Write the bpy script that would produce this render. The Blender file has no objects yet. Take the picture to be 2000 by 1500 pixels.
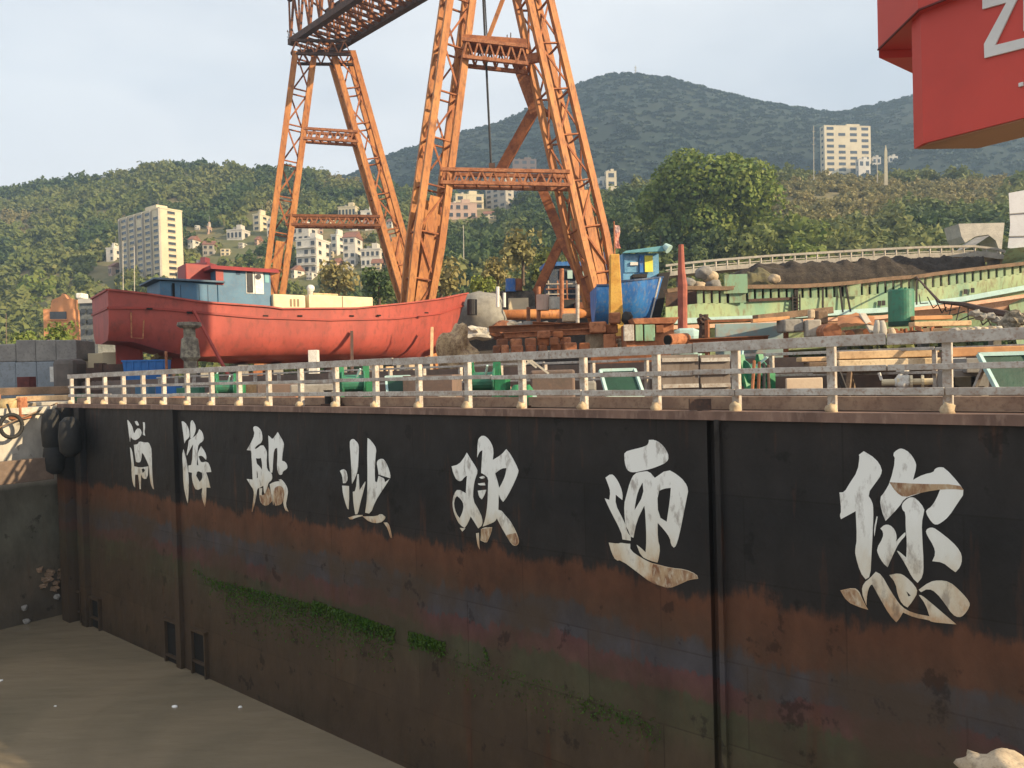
import bpy, bmesh, math, random
import numpy as np
from mathutils import Vector, Matrix, Euler, noise as mnoise
random.seed(7); np.random.seed(7)
R_ = math.radians
SC = bpy.context.scene
COL = SC.collection

# ------------------------------------------------------------------ camera
FPX = 1445.0                      # focal length in pixels of the 2000 px wide photograph
PITCH = math.atan(22/FPX); ROLL = R_(1.6)
CF = Vector((0, math.cos(PITCH), -math.sin(PITCH)))
_u = Vector((0, math.sin(PITCH), math.cos(PITCH))); _r = Vector((1, 0, 0))
CR = _r*math.cos(ROLL)-_u*math.sin(ROLL)
CU = _r*math.sin(ROLL)+_u*math.cos(ROLL)
CAM = Vector((0, 0, .855))
cd = bpy.data.cameras.new('camera'); cam = bpy.data.objects.new('camera', cd); COL.objects.link(cam)
cd.sensor_width = 36; cd.lens = 36*FPX/2000; cd.clip_end = 6000; cd.clip_start = .1
cam.matrix_world = Matrix(((CR.x, CU.x, -CF.x, CAM.x), (CR.y, CU.y, -CF.y, CAM.y), (CR.z, CU.z, -CF.z, CAM.z), (0, 0, 0, 1)))
SC.camera = cam

# ------------------------------------------------------------------ light
SUN_EL = R_(21); SUN_AZ = (0.905, -0.425)
w = bpy.data.worlds.new('World'); SC.world = w; w.use_nodes = True
nt = w.node_tree; nt.nodes.clear()
def N(t, ty, **k):
    n = t.nodes.new(ty)
    for a, b in k.items(): setattr(n, a, b)
    return n
sky = N(nt, 'ShaderNodeTexSky', sky_type='NISHITA', sun_disc=False, sun_elevation=SUN_EL,
        sun_rotation=math.atan2(SUN_AZ[0], SUN_AZ[1]), air_density=1.0, dust_density=1.5, ozone_density=1.0)
tc = N(nt, 'ShaderNodeTexCoord'); mp = N(nt, 'ShaderNodeMapping'); mp.inputs['Scale'].default_value = (1, 1, 2.6)
mp.inputs['Location'].default_value = (.35, .2, .1)
nz = N(nt, 'ShaderNodeTexNoise'); nz.inputs['Scale'].default_value = 1.7; nz.inputs['Detail'].default_value = 7; nz.inputs['Roughness'].default_value = .5
rp = N(nt, 'ShaderNodeValToRGB'); rp.color_ramp.elements[0].position = .30; rp.color_ramp.elements[1].position = .56
rp.color_ramp.elements[0].color = (.62, .62, .62, 1); rp.color_ramp.elements[1].color = (.97, .97, .97, 1)
nz2 = N(nt, 'ShaderNodeTexNoise'); nz2.inputs['Scale'].default_value = 4.2; nz2.inputs['Detail'].default_value = 5
cm = N(nt, 'ShaderNodeMix', data_type='RGBA')
cm.inputs[6].default_value = (6.9, 7.0, 7.25, 1); cm.inputs[7].default_value = (8.1, 8.1, 8.1, 1)
mx = N(nt, 'ShaderNodeMix', data_type='RGBA')
bg = N(nt, 'ShaderNodeBackground'); bg.inputs['Strength'].default_value = .083
wo = N(nt, 'ShaderNodeOutputWorld')
L = nt.links.new
L(tc.outputs['Generated'], mp.inputs['Vector']); L(mp.outputs['Vector'], nz.inputs['Vector']); L(mp.outputs['Vector'], nz2.inputs['Vector'])
L(nz.outputs['Fac'], rp.inputs['Fac']); L(nz2.outputs['Fac'], cm.inputs[0])
L(rp.outputs['Color'], mx.inputs[0]); L(sky.outputs['Color'], mx.inputs[6]); L(cm.outputs[2], mx.inputs[7])
L(mx.outputs[2], bg.inputs['Color']); L(bg.outputs['Background'], wo.inputs['Surface'])
sd = bpy.data.lights.new('sun', 'SUN'); sd.energy = 5.0; sd.angle = R_(.5); sd.color = (1, .79, .50)
sun = bpy.data.objects.new('sun', sd); COL.objects.link(sun)
sv = Vector((SUN_AZ[0]*math.cos(SUN_EL), SUN_AZ[1]*math.cos(SUN_EL), math.sin(SUN_EL)))
sun.rotation_euler = sv.to_track_quat('Z', 'Y').to_euler(); sun.location = (40, -20, 40)
SC.view_settings.view_transform = 'Standard'; SC.view_settings.look = 'None'
SC.view_settings.gamma = 1; SC.view_settings.exposure = 0.74
SC.cycles.use_denoising = True; SC.cycles.max_bounces = 6; SC.cycles.diffuse_bounces = 3; SC.cycles.volume_bounces = 0

# ------------------------------------------------------------------ places
def ray(px, py): return CF + CR*((px-1000)/FPX) + CU*((750-py)/FPX)
def P(px, py, d): return CAM + ray(px, py)*d
UD = Vector((.62604, .77979, 0)); VD = Vector((-.77979, .62604, 0)); ZD = Vector((0, 0, 1))   # along the dock, along its gate, up
U0 = 13.651; WATER = -9.86
def UV(u, v, z=0): return UD*u + VD*v + ZD*z
def wall(px, py, u=U0):
    d = ray(px, py); t = (u-CAM.dot(UD))/d.dot(UD); q = CAM+d*t
    return q.dot(VD), q.z
def dep_u(px, u):
    t = (px-1000)/FPX
    return u/(UD.x*t+UD.y)
def lerp(tab, x):
    if x <= tab[0][0]: return tab[0][1]
    for (a, b), (c, d) in zip(tab, tab[1:]):
        if x <= c: return b+(d-b)*(x-a)/(c-a)
    return tab[-1][1]
def yard_z(X, Y):
    u = UD.x*X+UD.y*Y
    return 1.0+.008*max(0, u-19)

# ------------------------------------------------------------------ object helpers
def link(o, par=None):
    COL.objects.link(o)
    if par is not None: o.parent = par
    return o
def tag(o, label=None, cat=None, group=None, kind=None):
    if label: o['label'] = label
    if cat: o['category'] = cat
    if group: o['group'] = group
    if kind or cat: o['kind'] = kind or 'thing'
    return o
def thing(name, label, cat, loc=(0, 0, 0), group=None, rz=0):
    o = bpy.data.objects.new(name, None); o.empty_display_size = .3; o.location = loc; o.rotation_euler = (0, 0, rz)
    link(o); return tag(o, label, cat, group)
class MB:
    def __init__(s): s.v = []; s.f = []
    def add(s, vs, fs):
        n = len(s.v); s.v += [Vector(a) for a in vs]; s.f += [tuple(i+n for i in f) for f in fs]; return s
    def hexa(s, a): return s.add(a, [(0, 3, 2, 1), (4, 5, 6, 7), (0, 1, 5, 4), (1, 2, 6, 5), (2, 3, 7, 6), (3, 0, 4, 7)])
    def box(s, c, sz, ax=None):
        c = Vector(c); x, y, z = ax or (Vector((1, 0, 0)), Vector((0, 1, 0)), Vector((0, 0, 1)))
        x = x*sz[0]/2; y = y*sz[1]/2; z = z*sz[2]/2
        return s.hexa([c-x-y-z, c+x-y-z, c+x+y-z, c-x+y-z, c-x-y+z, c+x-y+z, c+x+y+z, c-x+y+z])
    def beam(s, a, b, w, h, up=ZD):
        a = Vector(a); b = Vector(b); d = b-a
        if d.length < 1e-6: return s
        d.normalize(); sd = d.cross(up)
        if sd.length < 1e-3: sd = d.cross(Vector((0, 1, 0)))
        sd.normalize(); u2 = sd.cross(d); x = sd*w/2; y = u2*h/2
        return s.hexa([a-x-y, a+x-y, b+x-y, b-x-y, a-x+y, a+x+y, b+x+y, b-x+y])
    def tube(s, pts, r, n=8, cap=True):
        pts = [Vector(p) for p in pts]; rs = r if isinstance(r, (list, tuple)) else [r]*len(pts)
        rings = []; pu = None
        for i, p in enumerate(pts):
            d = (pts[min(i+1, len(pts)-1)]-pts[max(i-1, 0)]).normalized()
            if pu is None:
                pu = d.cross(ZD)
                if pu.length < 1e-3: pu = Vector((1, 0, 0))
            pu = (pu-d*pu.dot(d)).normalized(); q = d.cross(pu)
            rings.append([p+(pu*math.cos(2*math.pi*k/n)+q*math.sin(2*math.pi*k/n))*rs[i] for k in range(n)])
        vs = [a for g in rings for a in g]; fs = []
        for i in range(len(pts)-1):
            for k in range(n): fs.append((i*n+k, i*n+(k+1) % n, (i+1)*n+(k+1) % n, (i+1)*n+k))
        if cap: fs += [tuple(range(n-1, -1, -1)), tuple((len(pts)-1)*n+k for k in range(n))]
        return s.add(vs, fs)
    def prism(s, poly, ax, ay, az, o, h):   # poly in the ax/ay plane at o, pushed by h along az
        o = Vector(o); n = len(poly); a = [o+ax*p[0]+ay*p[1] for p in poly]; b = [p+az*h for p in a]
        return s.add(a+b, [tuple(range(n-1, -1, -1)), tuple(range(n, 2*n))]+[(i, (i+1) % n, n+(i+1) % n, n+i) for i in range(n)])
    def grid(s, rows):   # rows of equal length
        n = len(rows[0]); vs = [p for r in rows for p in r]
        return s.add(vs, [(i*n+k, i*n+k+1, (i+1)*n+k+1, (i+1)*n+k) for i in range(len(rows)-1) for k in range(n-1)])
    def blob(s, c, rx, ry, rz, seed=0, amp=.2, sub=2):
        bm = bmesh.new(); bmesh.ops.create_icosphere(bm, subdivisions=sub, radius=1)
        vs = []
        for v in bm.verts:
            q = v.co*(1+amp*mnoise.noise(v.co*1.7+Vector((seed*3.1, seed*1.7, 0)))*1.6)
            vs.append(Vector(c)+Vector((q.x*rx, q.y*ry, q.z*rz)))
        fs = [tuple(v.index for v in f.verts) for f in bm.faces]; bm.free(); return s.add(vs, fs)
def obj(name, mb, m, par=None, smooth=False, bevel=0):
    off = Vector((0, 0, 0)) if par is None else world_loc(par)
    me = bpy.data.meshes.new(name)
    me.from_pydata([tuple(v-off) for v in mb.v], [], mb.f); me.validate(); me.materials.append(m)
    bm = bmesh.new(); bm.from_mesh(me); bmesh.ops.recalc_face_normals(bm, faces=bm.faces); bm.to_mesh(me); bm.free()
    if smooth: me.polygons.foreach_set('use_smooth', [True]*len(me.polygons))
    o = bpy.data.objects.new(name, me); link(o, par)
    if bevel:
        b = o.modifiers.new('bevel', 'BEVEL'); b.width = bevel; b.segments = 2; b.limit_method = 'ANGLE'
    return o
def world_loc(o):
    q = Vector(o.location)
    while o.parent is not None: o = o.parent; q = q+Vector(o.location)
    return q
def single(name, mb, m, label, cat, group=None, kind=None, smooth=False, bevel=0):
    """one-mesh thing whose origin sits at the middle of its base"""
    lo = Vector([min(v[i] for v in mb.v) for i in range(3)]); hi = Vector([max(v[i] for v in mb.v) for i in range(3)])
    c = Vector(((lo.x+hi.x)/2, (lo.y+hi.y)/2, lo.z)); mb.v = [v-c for v in mb.v]
    o = obj(name, mb, m, None, smooth, bevel); o.location = c
    return tag(o, label, cat, group, kind)
def copy_tree(o, loc, rz=None, label=None, scale=None):
    c = o.copy(); COL.objects.link(c); c.location = loc
    if rz is not None: c.rotation_euler = (0, 0, rz)
    if scale is not None: c.scale = scale
    if label: c['label'] = label
    for ch in list(o.children):
        d = ch.copy(); COL.objects.link(d); d.parent = c
        for g in list(ch.children):
            e = g.copy(); COL.objects.link(e); e.parent = d
    return c
def dirs(yaw):   # right and front (towards the camera at yaw 0) unit vectors
    return Vector((math.cos(yaw), math.sin(yaw), 0)), Vector((math.sin(yaw), -math.cos(yaw), 0))

# ------------------------------------------------------------------ materials
MATS = {}
def M(name, c1, c2=None, c3=None, sc=1.5, rough=.75, metal=0, bump=.15, lo=.42, hi=.6, streak=1.0, fine=9, famt=.55, bsc=12, coord=None, spec=.35):
    if name in MATS: return MATS[name]
    m = bpy.data.materials.new(name); m.use_nodes = True; t = m.node_tree; b = t.nodes['Principled BSDF']; K = t.links.new
    b.inputs['Roughness'].default_value = rough; b.inputs['Metallic'].default_value = metal; b.inputs['Specular IOR Level'].default_value = spec
    if coord == 'object':
        g = N(t, 'ShaderNodeTexCoord').outputs['Object']
    else: g = N(t, 'ShaderNodeNewGeometry').outputs['Position']
    mp = N(t, 'ShaderNodeMapping'); mp.inputs['Scale'].default_value = (1, 1, streak); K(g, mp.inputs['Vector'])
    def noi(s, d=6, vec=mp.outputs['Vector']):
        n = N(t, 'ShaderNodeTexNoise'); n.inputs['Scale'].default_value = s; n.inputs['Detail'].default_value = d; n.inputs['Roughness'].default_value = .6
        K(vec, n.inputs['Vector']); return n
    def ramp(src, a, c):
        r = N(t, 'ShaderNodeMapRange'); r.inputs['From Min'].default_value = a; r.inputs['From Max'].default_value = c; K(src, r.inputs['Value']); return r.outputs['Result']
    c2 = c2 or tuple(x*.8 for x in c1)
    x1 = N(t, 'ShaderNodeMix', data_type='RGBA'); x1.inputs[6].default_value = (*c1, 1); x1.inputs[7].default_value = (*c2, 1)
    K(ramp(noi(sc).outputs['Fac'], lo, hi), x1.inputs[0]); out = x1.outputs[2]
    if c3:
        x2 = N(t, 'ShaderNodeMix', data_type='RGBA'); x2.inputs[7].default_value = (*c3, 1); K(out, x2.inputs[6])
        f = N(t, 'ShaderNodeMath', operation='MULTIPLY'); f.inputs[1].default_value = famt
        K(ramp(noi(sc*fine, 8).outputs['Fac'], .5, .68), f.inputs[0]); K(f.outputs[0], x2.inputs[0]); out = x2.outputs[2]
    K(out, b.inputs['Base Color'])
    if bump:
        bp = N(t, 'ShaderNodeBump'); bp.inputs['Strength'].default_value = bump; bp.inputs['Distance'].default_value = .04
        K(noi(bsc, 8, g).outputs['Fac'], bp.inputs['Height']); K(bp.outputs['Normal'], b.inputs['Normal'])
    MATS[name] = m; return m
def plain(name, c, rough=.6, metal=0): return M(name, c, tuple(x*.78 for x in c), None, rough=rough, metal=metal, bump=.05)
def leafmat(name, c1, c2, c3, sc=.12):
    m = bpy.data.materials.new(name); m.use_nodes = True; t = m.node_tree; b = t.nodes['Principled BSDF']; K = t.links.new
    b.inputs['Roughness'].default_value = .65; b.inputs['Specular IOR Level'].default_value = .2
    g = N(t, 'ShaderNodeNewGeometry'); n = N(t, 'ShaderNodeTexNoise'); n.inputs['Scale'].default_value = sc; n.inputs['Detail'].default_value = 3
    K(g.outputs['Position'], n.inputs['Vector'])
    r = N(t, 'ShaderNodeMapRange'); r.inputs['From Min'].default_value = .35; r.inputs['From Max'].default_value = .65; K(n.outputs['Fac'], r.inputs['Value'])
    x = N(t, 'ShaderNodeMix', data_type='RGBA'); x.inputs[6].default_value = (*c1, 1); x.inputs[7].default_value = (*c2, 1); K(r.outputs['Result'], x.inputs[0])
    y = N(t, 'ShaderNodeMix', data_type='RGBA'); y.inputs[7].default_value = (*c3, 1); K(x.outputs[2], y.inputs[6])
    f = N(t, 'ShaderNodeMath', operation='MULTIPLY'); f.inputs[1].default_value = .6; K(g.outputs['Random Per Island'], f.inputs[0]); K(f.outputs[0], y.inputs[0])
    K(y.outputs[2], b.inputs['Base Color'])
    tr = N(t, 'ShaderNodeBsdfTranslucent'); K(y.outputs[2], tr.inputs['Color']); ms = N(t, 'ShaderNodeMixShader'); ms.inputs[0].default_value = .25
    o = t.nodes['Material Output']; K(b.outputs[0], ms.inputs[1]); K(tr.outputs[0], ms.inputs[2]); K(ms.outputs[0], o.inputs['Surface'])
    return m
ORANGE = M('orange_paint', (.46, .20, .065), (.34, .125, .04), (.13, .05, .028), sc=.9, rough=.65, fine=5, famt=.8, streak=.3, lo=.38, hi=.62)
ORANGE_D = M('weathered_orange_paint', (.36, .13, .05), (.22, .075, .035), (.10, .04, .025), sc=1.2, rough=.8, fine=5)
RUST = M('rusty_steel', (.22, .085, .04), (.13, .055, .032), (.33, .13, .06), sc=1.4, rough=.9, fine=5)
RUST_L = M('pale_rust', (.40, .17, .085), (.26, .10, .05), (.12, .05, .03), sc=2.2, rough=.9, fine=4)
RUST_D = M('dark_rust', (.085, .05, .038), (.05, .035, .03), (.15, .07, .045), sc=2, rough=.9)
HULLRED = M('red_hull_paint', (.36, .072, .055), (.28, .058, .046), (.16, .048, .038), sc=.5, rough=.6, fine=6, famt=.6, streak=.5, bump=.3, bsc=1.6)
REDP = M('red_machine_paint', (.52, .052, .034), (.46, .045, .030), (.40, .045, .03), sc=.3, rough=.5, fine=3, famt=.3, bump=.02)
REDROOF = M('red_roof_paint', (.26, .034, .03), (.19, .03, .03), sc=1, rough=.5)
WHITE = M('white_paint', (.70, .69, .65), (.60, .58, .53), (.32, .20, .12), sc=3, rough=.6, fine=5, famt=.5, bump=.08)
GREYW = M('grey_white_paint', (.49, .465, .42), (.34, .30, .26), (.24, .14, .09), sc=3.5, rough=.65, fine=5, famt=.75, lo=.4, hi=.6)
BLUEP = M('blue_cabin_paint', (.060, .155, .25), (.045, .12, .205), (.13, .14, .15), sc=1, rough=.5, famt=.35, fine=7, bump=.05)
BLUEB = M('bright_blue_paint', (.035, .18, .50), (.022, .11, .36), (.20, .22, .24), sc=1.2, rough=.5, famt=.6, fine=5, streak=.5)
TEAL = M('teal_paint', (.14, .34, .38), (.10, .27, .32), sc=2, rough=.5)
GREENH = M('pale_green_hull_paint', (.33, .42, .23), (.20, .35, .23), (.20, .16, .09), sc=.55, rough=.65, fine=7, famt=.8, streak=.4)
GREENT = M('tank_green_paint', (.045, .19, .12), (.03, .14, .09), (.09, .08, .05), sc=1.5, rough=.5, famt=.4, fine=5)
GREENM = M('machine_green_paint', (.025, .20, .085), (.018, .14, .06), (.06, .05, .03), sc=2, rough=.5, famt=.4)
GREEND = M('dark_green_paint', (.012, .055, .035), (.009, .04, .026), sc=2, rough=.5)
CYANP = M('pale_cyan_paint', (.40, .58, .56), (.33, .50, .50), (.3, .25, .2), sc=1.5, famt=.3)
PEACH = M('primed_hull_bottom', (.62, .38, .26), (.52, .30, .20), (.34, .18, .1), sc=1, famt=.5)
YELLOWP = M('yellow_ochre_paint', (.60, .36, .08), (.50, .26, .05), (.25, .1, .04), sc=1.3, famt=.5)
TIMBER = M('sawn_timber', (.60, .42, .24), (.48, .32, .18), (.26, .16, .09), sc=2, rough=.8, fine=5)
TIMBER_D = M('old_timber', (.20, .13, .085), (.13, .09, .06), (.28, .2, .13), sc=2, rough=.9)
CONC = M('concrete', (.26, .25, .23), (.20, .19, .18), (.12, .11, .10), sc=.9, rough=.9, fine=8, famt=.5)
CONC_L = M('pale_concrete', (.48, .44, .37), (.38, .35, .30), (.20, .17, .14), sc=.8, rough=.9, fine=7, famt=.5)
CONC_B = M('blue_grey_concrete', (.24, .27, .30), (.20, .23, .26), (.13, .13, .13), sc=.8, rough=.9)
STONE = M('sunlit_stone', (.46, .37, .26), (.34, .27, .19), (.18, .14, .1), sc=3, rough=.95, bump=.8, bsc=6)
BLACKR = M('black_rubber', (.014, .014, .015), (.022, .021, .02), sc=3, rough=.75)
BLACKS = M('black_steel', (.022, .021, .021), (.034, .029, .027), sc=2, rough=.7)
NETM = M('dark_netting', (.045, .036, .03), (.025, .02, .018), (.11, .09, .06), sc=3, rough=1, bump=1, bsc=5, fine=4)
GLASS = M('dark_window_glass', (.03, .035, .04), (.05, .055, .06), sc=2, rough=.15, bump=0, spec=.6)
BEIGE = M('beige_render', (.56, .47, .34), (.50, .42, .30), (.33, .28, .22), sc=.12, rough=.9, fine=12, famt=.5, bump=.05)
CREAM = M('cream_render', (.62, .53, .36), (.56, .47, .32), (.40, .34, .25), sc=.12, rough=.9, fine=12, famt=.4, bump=.05)
WHITER = M('white_render', (.62, .58, .50), (.52, .48, .42), (.34, .31, .27), sc=.12, rough=.9, fine=12, famt=.5, bump=.05)
PINKR = M('pink_render', (.52, .36, .28), (.46, .32, .25), (.30, .22, .18), sc=.12, rough=.9, fine=12, famt=.5, bump=.05)
ORANGER = M('orange_render', (.60, .27, .12), (.54, .24, .11), (.36, .18, .1), sc=.15, rough=.9)
BRICK = M('brown_cladding', (.17, .12, .10), (.13, .10, .085), (.23, .15, .11), sc=.9, rough=.9)
BLUEC = M('cobalt_plastic', (.02, .14, .42), (.018, .11, .34), sc=2, rough=.45)
GREYS = M('light_grey_ship_paint', (.44, .46, .50), (.40, .42, .46), (.30, .30, .31), sc=.5, rough=.5, famt=.3, bump=.02)
ROPE = M('steel_rope', (.05, .05, .055), (.035, .035, .035), rough=.6, metal=.5)
BARK = M('bark', (.13, .09, .06), (.08, .06, .045), sc=3, rough=1)
# ------------------------------------------------------------------ terrain
def yh(px): return 728-.028*(px-1000)
RIDGE = [(-900, 420), (-200, 392), (0, 378), (70, 372), (110, 360), (150, 356), (230, 348), (320, 328), (450, 330), (560, 338), (690, 354), (760, 366), (850, 392), (1000, 405), (1140, 378), (1250, 372), (1400, 368), (1500, 352), (1600, 346), (1750, 352), (1900, 352), (2000, 356), (2900, 350)]
MOUNT = [(-900, 420), (300, 420), (600, 372), (700, 344), (750, 314), (870, 275), (1000, 240), (1050, 214), (1110, 187), (1170, 158), (1200, 149), (1235, 147), (1320, 157), (1400, 179), (1500, 203), (1640, 224), (1700, 213), (1780, 194), (1900, 164), (2100, 134), (2900, 190)]
Y0T = [(-900, 190), (200, 190), (600, 170), (1000, 125), (1300, 100), (2900, 90)]
Y1T = [(-900, 520), (300, 500), (700, 470), (1000, 400), (1300, 330), (2900, 300)]
YM = 950.0
def zpix(px, py, Y): return .855+(yh(px)-py)/FPX*Y
def tz(t, Y):
    px = 1000+FPX*t; pxc = min(2900, max(-900, px)); X = t*Y
    y0 = lerp(Y0T, pxc); y1 = lerp(Y1T, pxc); zr = zpix(pxc, lerp(RIDGE, pxc), y1)
    if Y <= y0: return yard_z(X, Y)
    b = yard_z(t*y0, y0)
    if Y <= y1:
        s = (Y-y0)/(y1-y0)
        return b+(zr-b)*s**1.08+(1.6*mnoise.noise(Vector((X*.02, Y*.02, 0)))+.8*mnoise.noise(Vector((X*.07, Y*.07, 3))))*min(1, s*5)*(1-s)
    zm = zpix(pxc, lerp(MOUNT, pxc), YM)
    if Y <= 600: return zr-22*min(1, (Y-y1)/80)
    z0 = zr-22
    if Y <= YM:
        s = (Y-600)/(YM-600); rough = 26*mnoise.noise(Vector((X*.006, Y*.004, 1)))+11*mnoise.noise(Vector((X*.02, Y*.015, 5)))
        return z0+(zm-z0)*s**.8+rough*math.sin(math.pi*s)*.8
    return zm-(Y-YM)*.25
def hit(px, py):
    d = ray(px, py); Y = 60.0
    while Y < YM:
        q = CAM+d*(Y/d.y)
        if q.z < tz(q.x/q.y, q.y): return q
        Y += 1.0
    return CAM+d*(YM/d.y)
ts = np.linspace(-1.5, 1.5, 331)
def band(name, ya, yb, n, m, pw=1.0):
    rows = []
    for i in range(n+1):
        s = (i/n)**pw; r = []
        for t in ts:
            a, b = ya(t), yb(t); Y = a+(b-a)*s; r.append(Vector((t*Y, Y, tz(t, Y)-(.0 if i else .0))))
        rows.append(r)
    o = obj(name, MB().grid(rows), m, None, True); tag(o, kind='structure'); return o
pxt = lambda t: min(2900, max(-900, 1000+FPX*t))
YARD = M('yard_ground', (.20, .155, .11), (.13, .10, .075), (.30, .25, .18), sc=.25, rough=.95, fine=14, bump=.5, bsc=3)
HILL = M('hillside_soil', (.13, .13, .055), (.23, .175, .085), (.08, .09, .04), sc=.02, rough=1, fine=9, famt=.7, bump=.6, bsc=.6)
MOUNTM = M('mountain_scrub', (.015, .028, .020), (.022, .031, .022), (.012, .024, .016), sc=.008, rough=1, fine=7, famt=.8, bump=.8, bsc=.12)
band('yard_ground', lambda t: max(4.0, 18.9/max(.12, UD.x*t+UD.y)) if UD.x*t+UD.y > .14 else 135.0, lambda t: lerp(Y0T, pxt(t)), 14, YARD)
band('hillside', lambda t: lerp(Y0T, pxt(t)), lambda t: 600.0, 70, HILL)
band('mountain', lambda t: 600.0, lambda t: 1350.0, 70, MOUNTM)
# water in front of the gate
wm = bpy.data.materials.new('muddy_water'); wm.use_nodes = True; t = wm.node_tree; b = t.nodes['Principled BSDF']
b.inputs['Base Color'].default_value = (.20, .166, .118, 1); b.inputs['Roughness'].default_value = .12; b.inputs['Specular IOR Level'].default_value = .45
g = N(t, 'ShaderNodeNewGeometry'); mpn = N(t, 'ShaderNodeMapping'); mpn.inputs['Scale'].default_value = (.5, 1.6, 1); mpn.inputs['Rotation'].default_value = (0, 0, .25)
n1 = N(t, 'ShaderNodeTexNoise'); n1.inputs['Scale'].default_value = .9; n1.inputs['Detail'].default_value = 5
n2 = N(t, 'ShaderNodeTexNoise'); n2.inputs['Scale'].default_value = .16; n2.inputs['Detail'].default_value = 6; n2.inputs['Distortion'].default_value = 1.2; t.links.new(g.outputs['Position'], n2.inputs['Vector'])
wx = N(t, 'ShaderNodeMix', data_type='RGBA'); wx.inputs[6].default_value = (.165, .14, .098, 1); wx.inputs[7].default_value = (.225, .182, .125, 1)
wr = N(t, 'ShaderNodeMapRange'); wr.inputs['From Min'].default_value = .38; wr.inputs['From Max'].default_value = .62; t.links.new(n2.outputs['Fac'], wr.inputs['Value']); t.links.new(wr.outputs['Result'], wx.inputs[0]); t.links.new(wx.outputs[2], b.inputs['Base Color'])
bp = N(t, 'ShaderNodeBump'); bp.inputs['Strength'].default_value = .3; bp.inputs['Distance'].default_value = .15
t.links.new(g.outputs['Position'], mpn.inputs['Vector']); t.links.new(mpn.outputs['Vector'], n1.inputs['Vector'])
t.links.new(n1.outputs['Fac'], bp.inputs['Height']); t.links.new(bp.outputs['Normal'], b.inputs['Normal'])
tag(obj('water', MB().add([UV(-90, -60, WATER), UV(U0+.4, -60, WATER), UV(U0+.4, 60, WATER), UV(-90, 60, WATER)], [(0, 1, 2, 3)]), wm), kind='structure')

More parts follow.
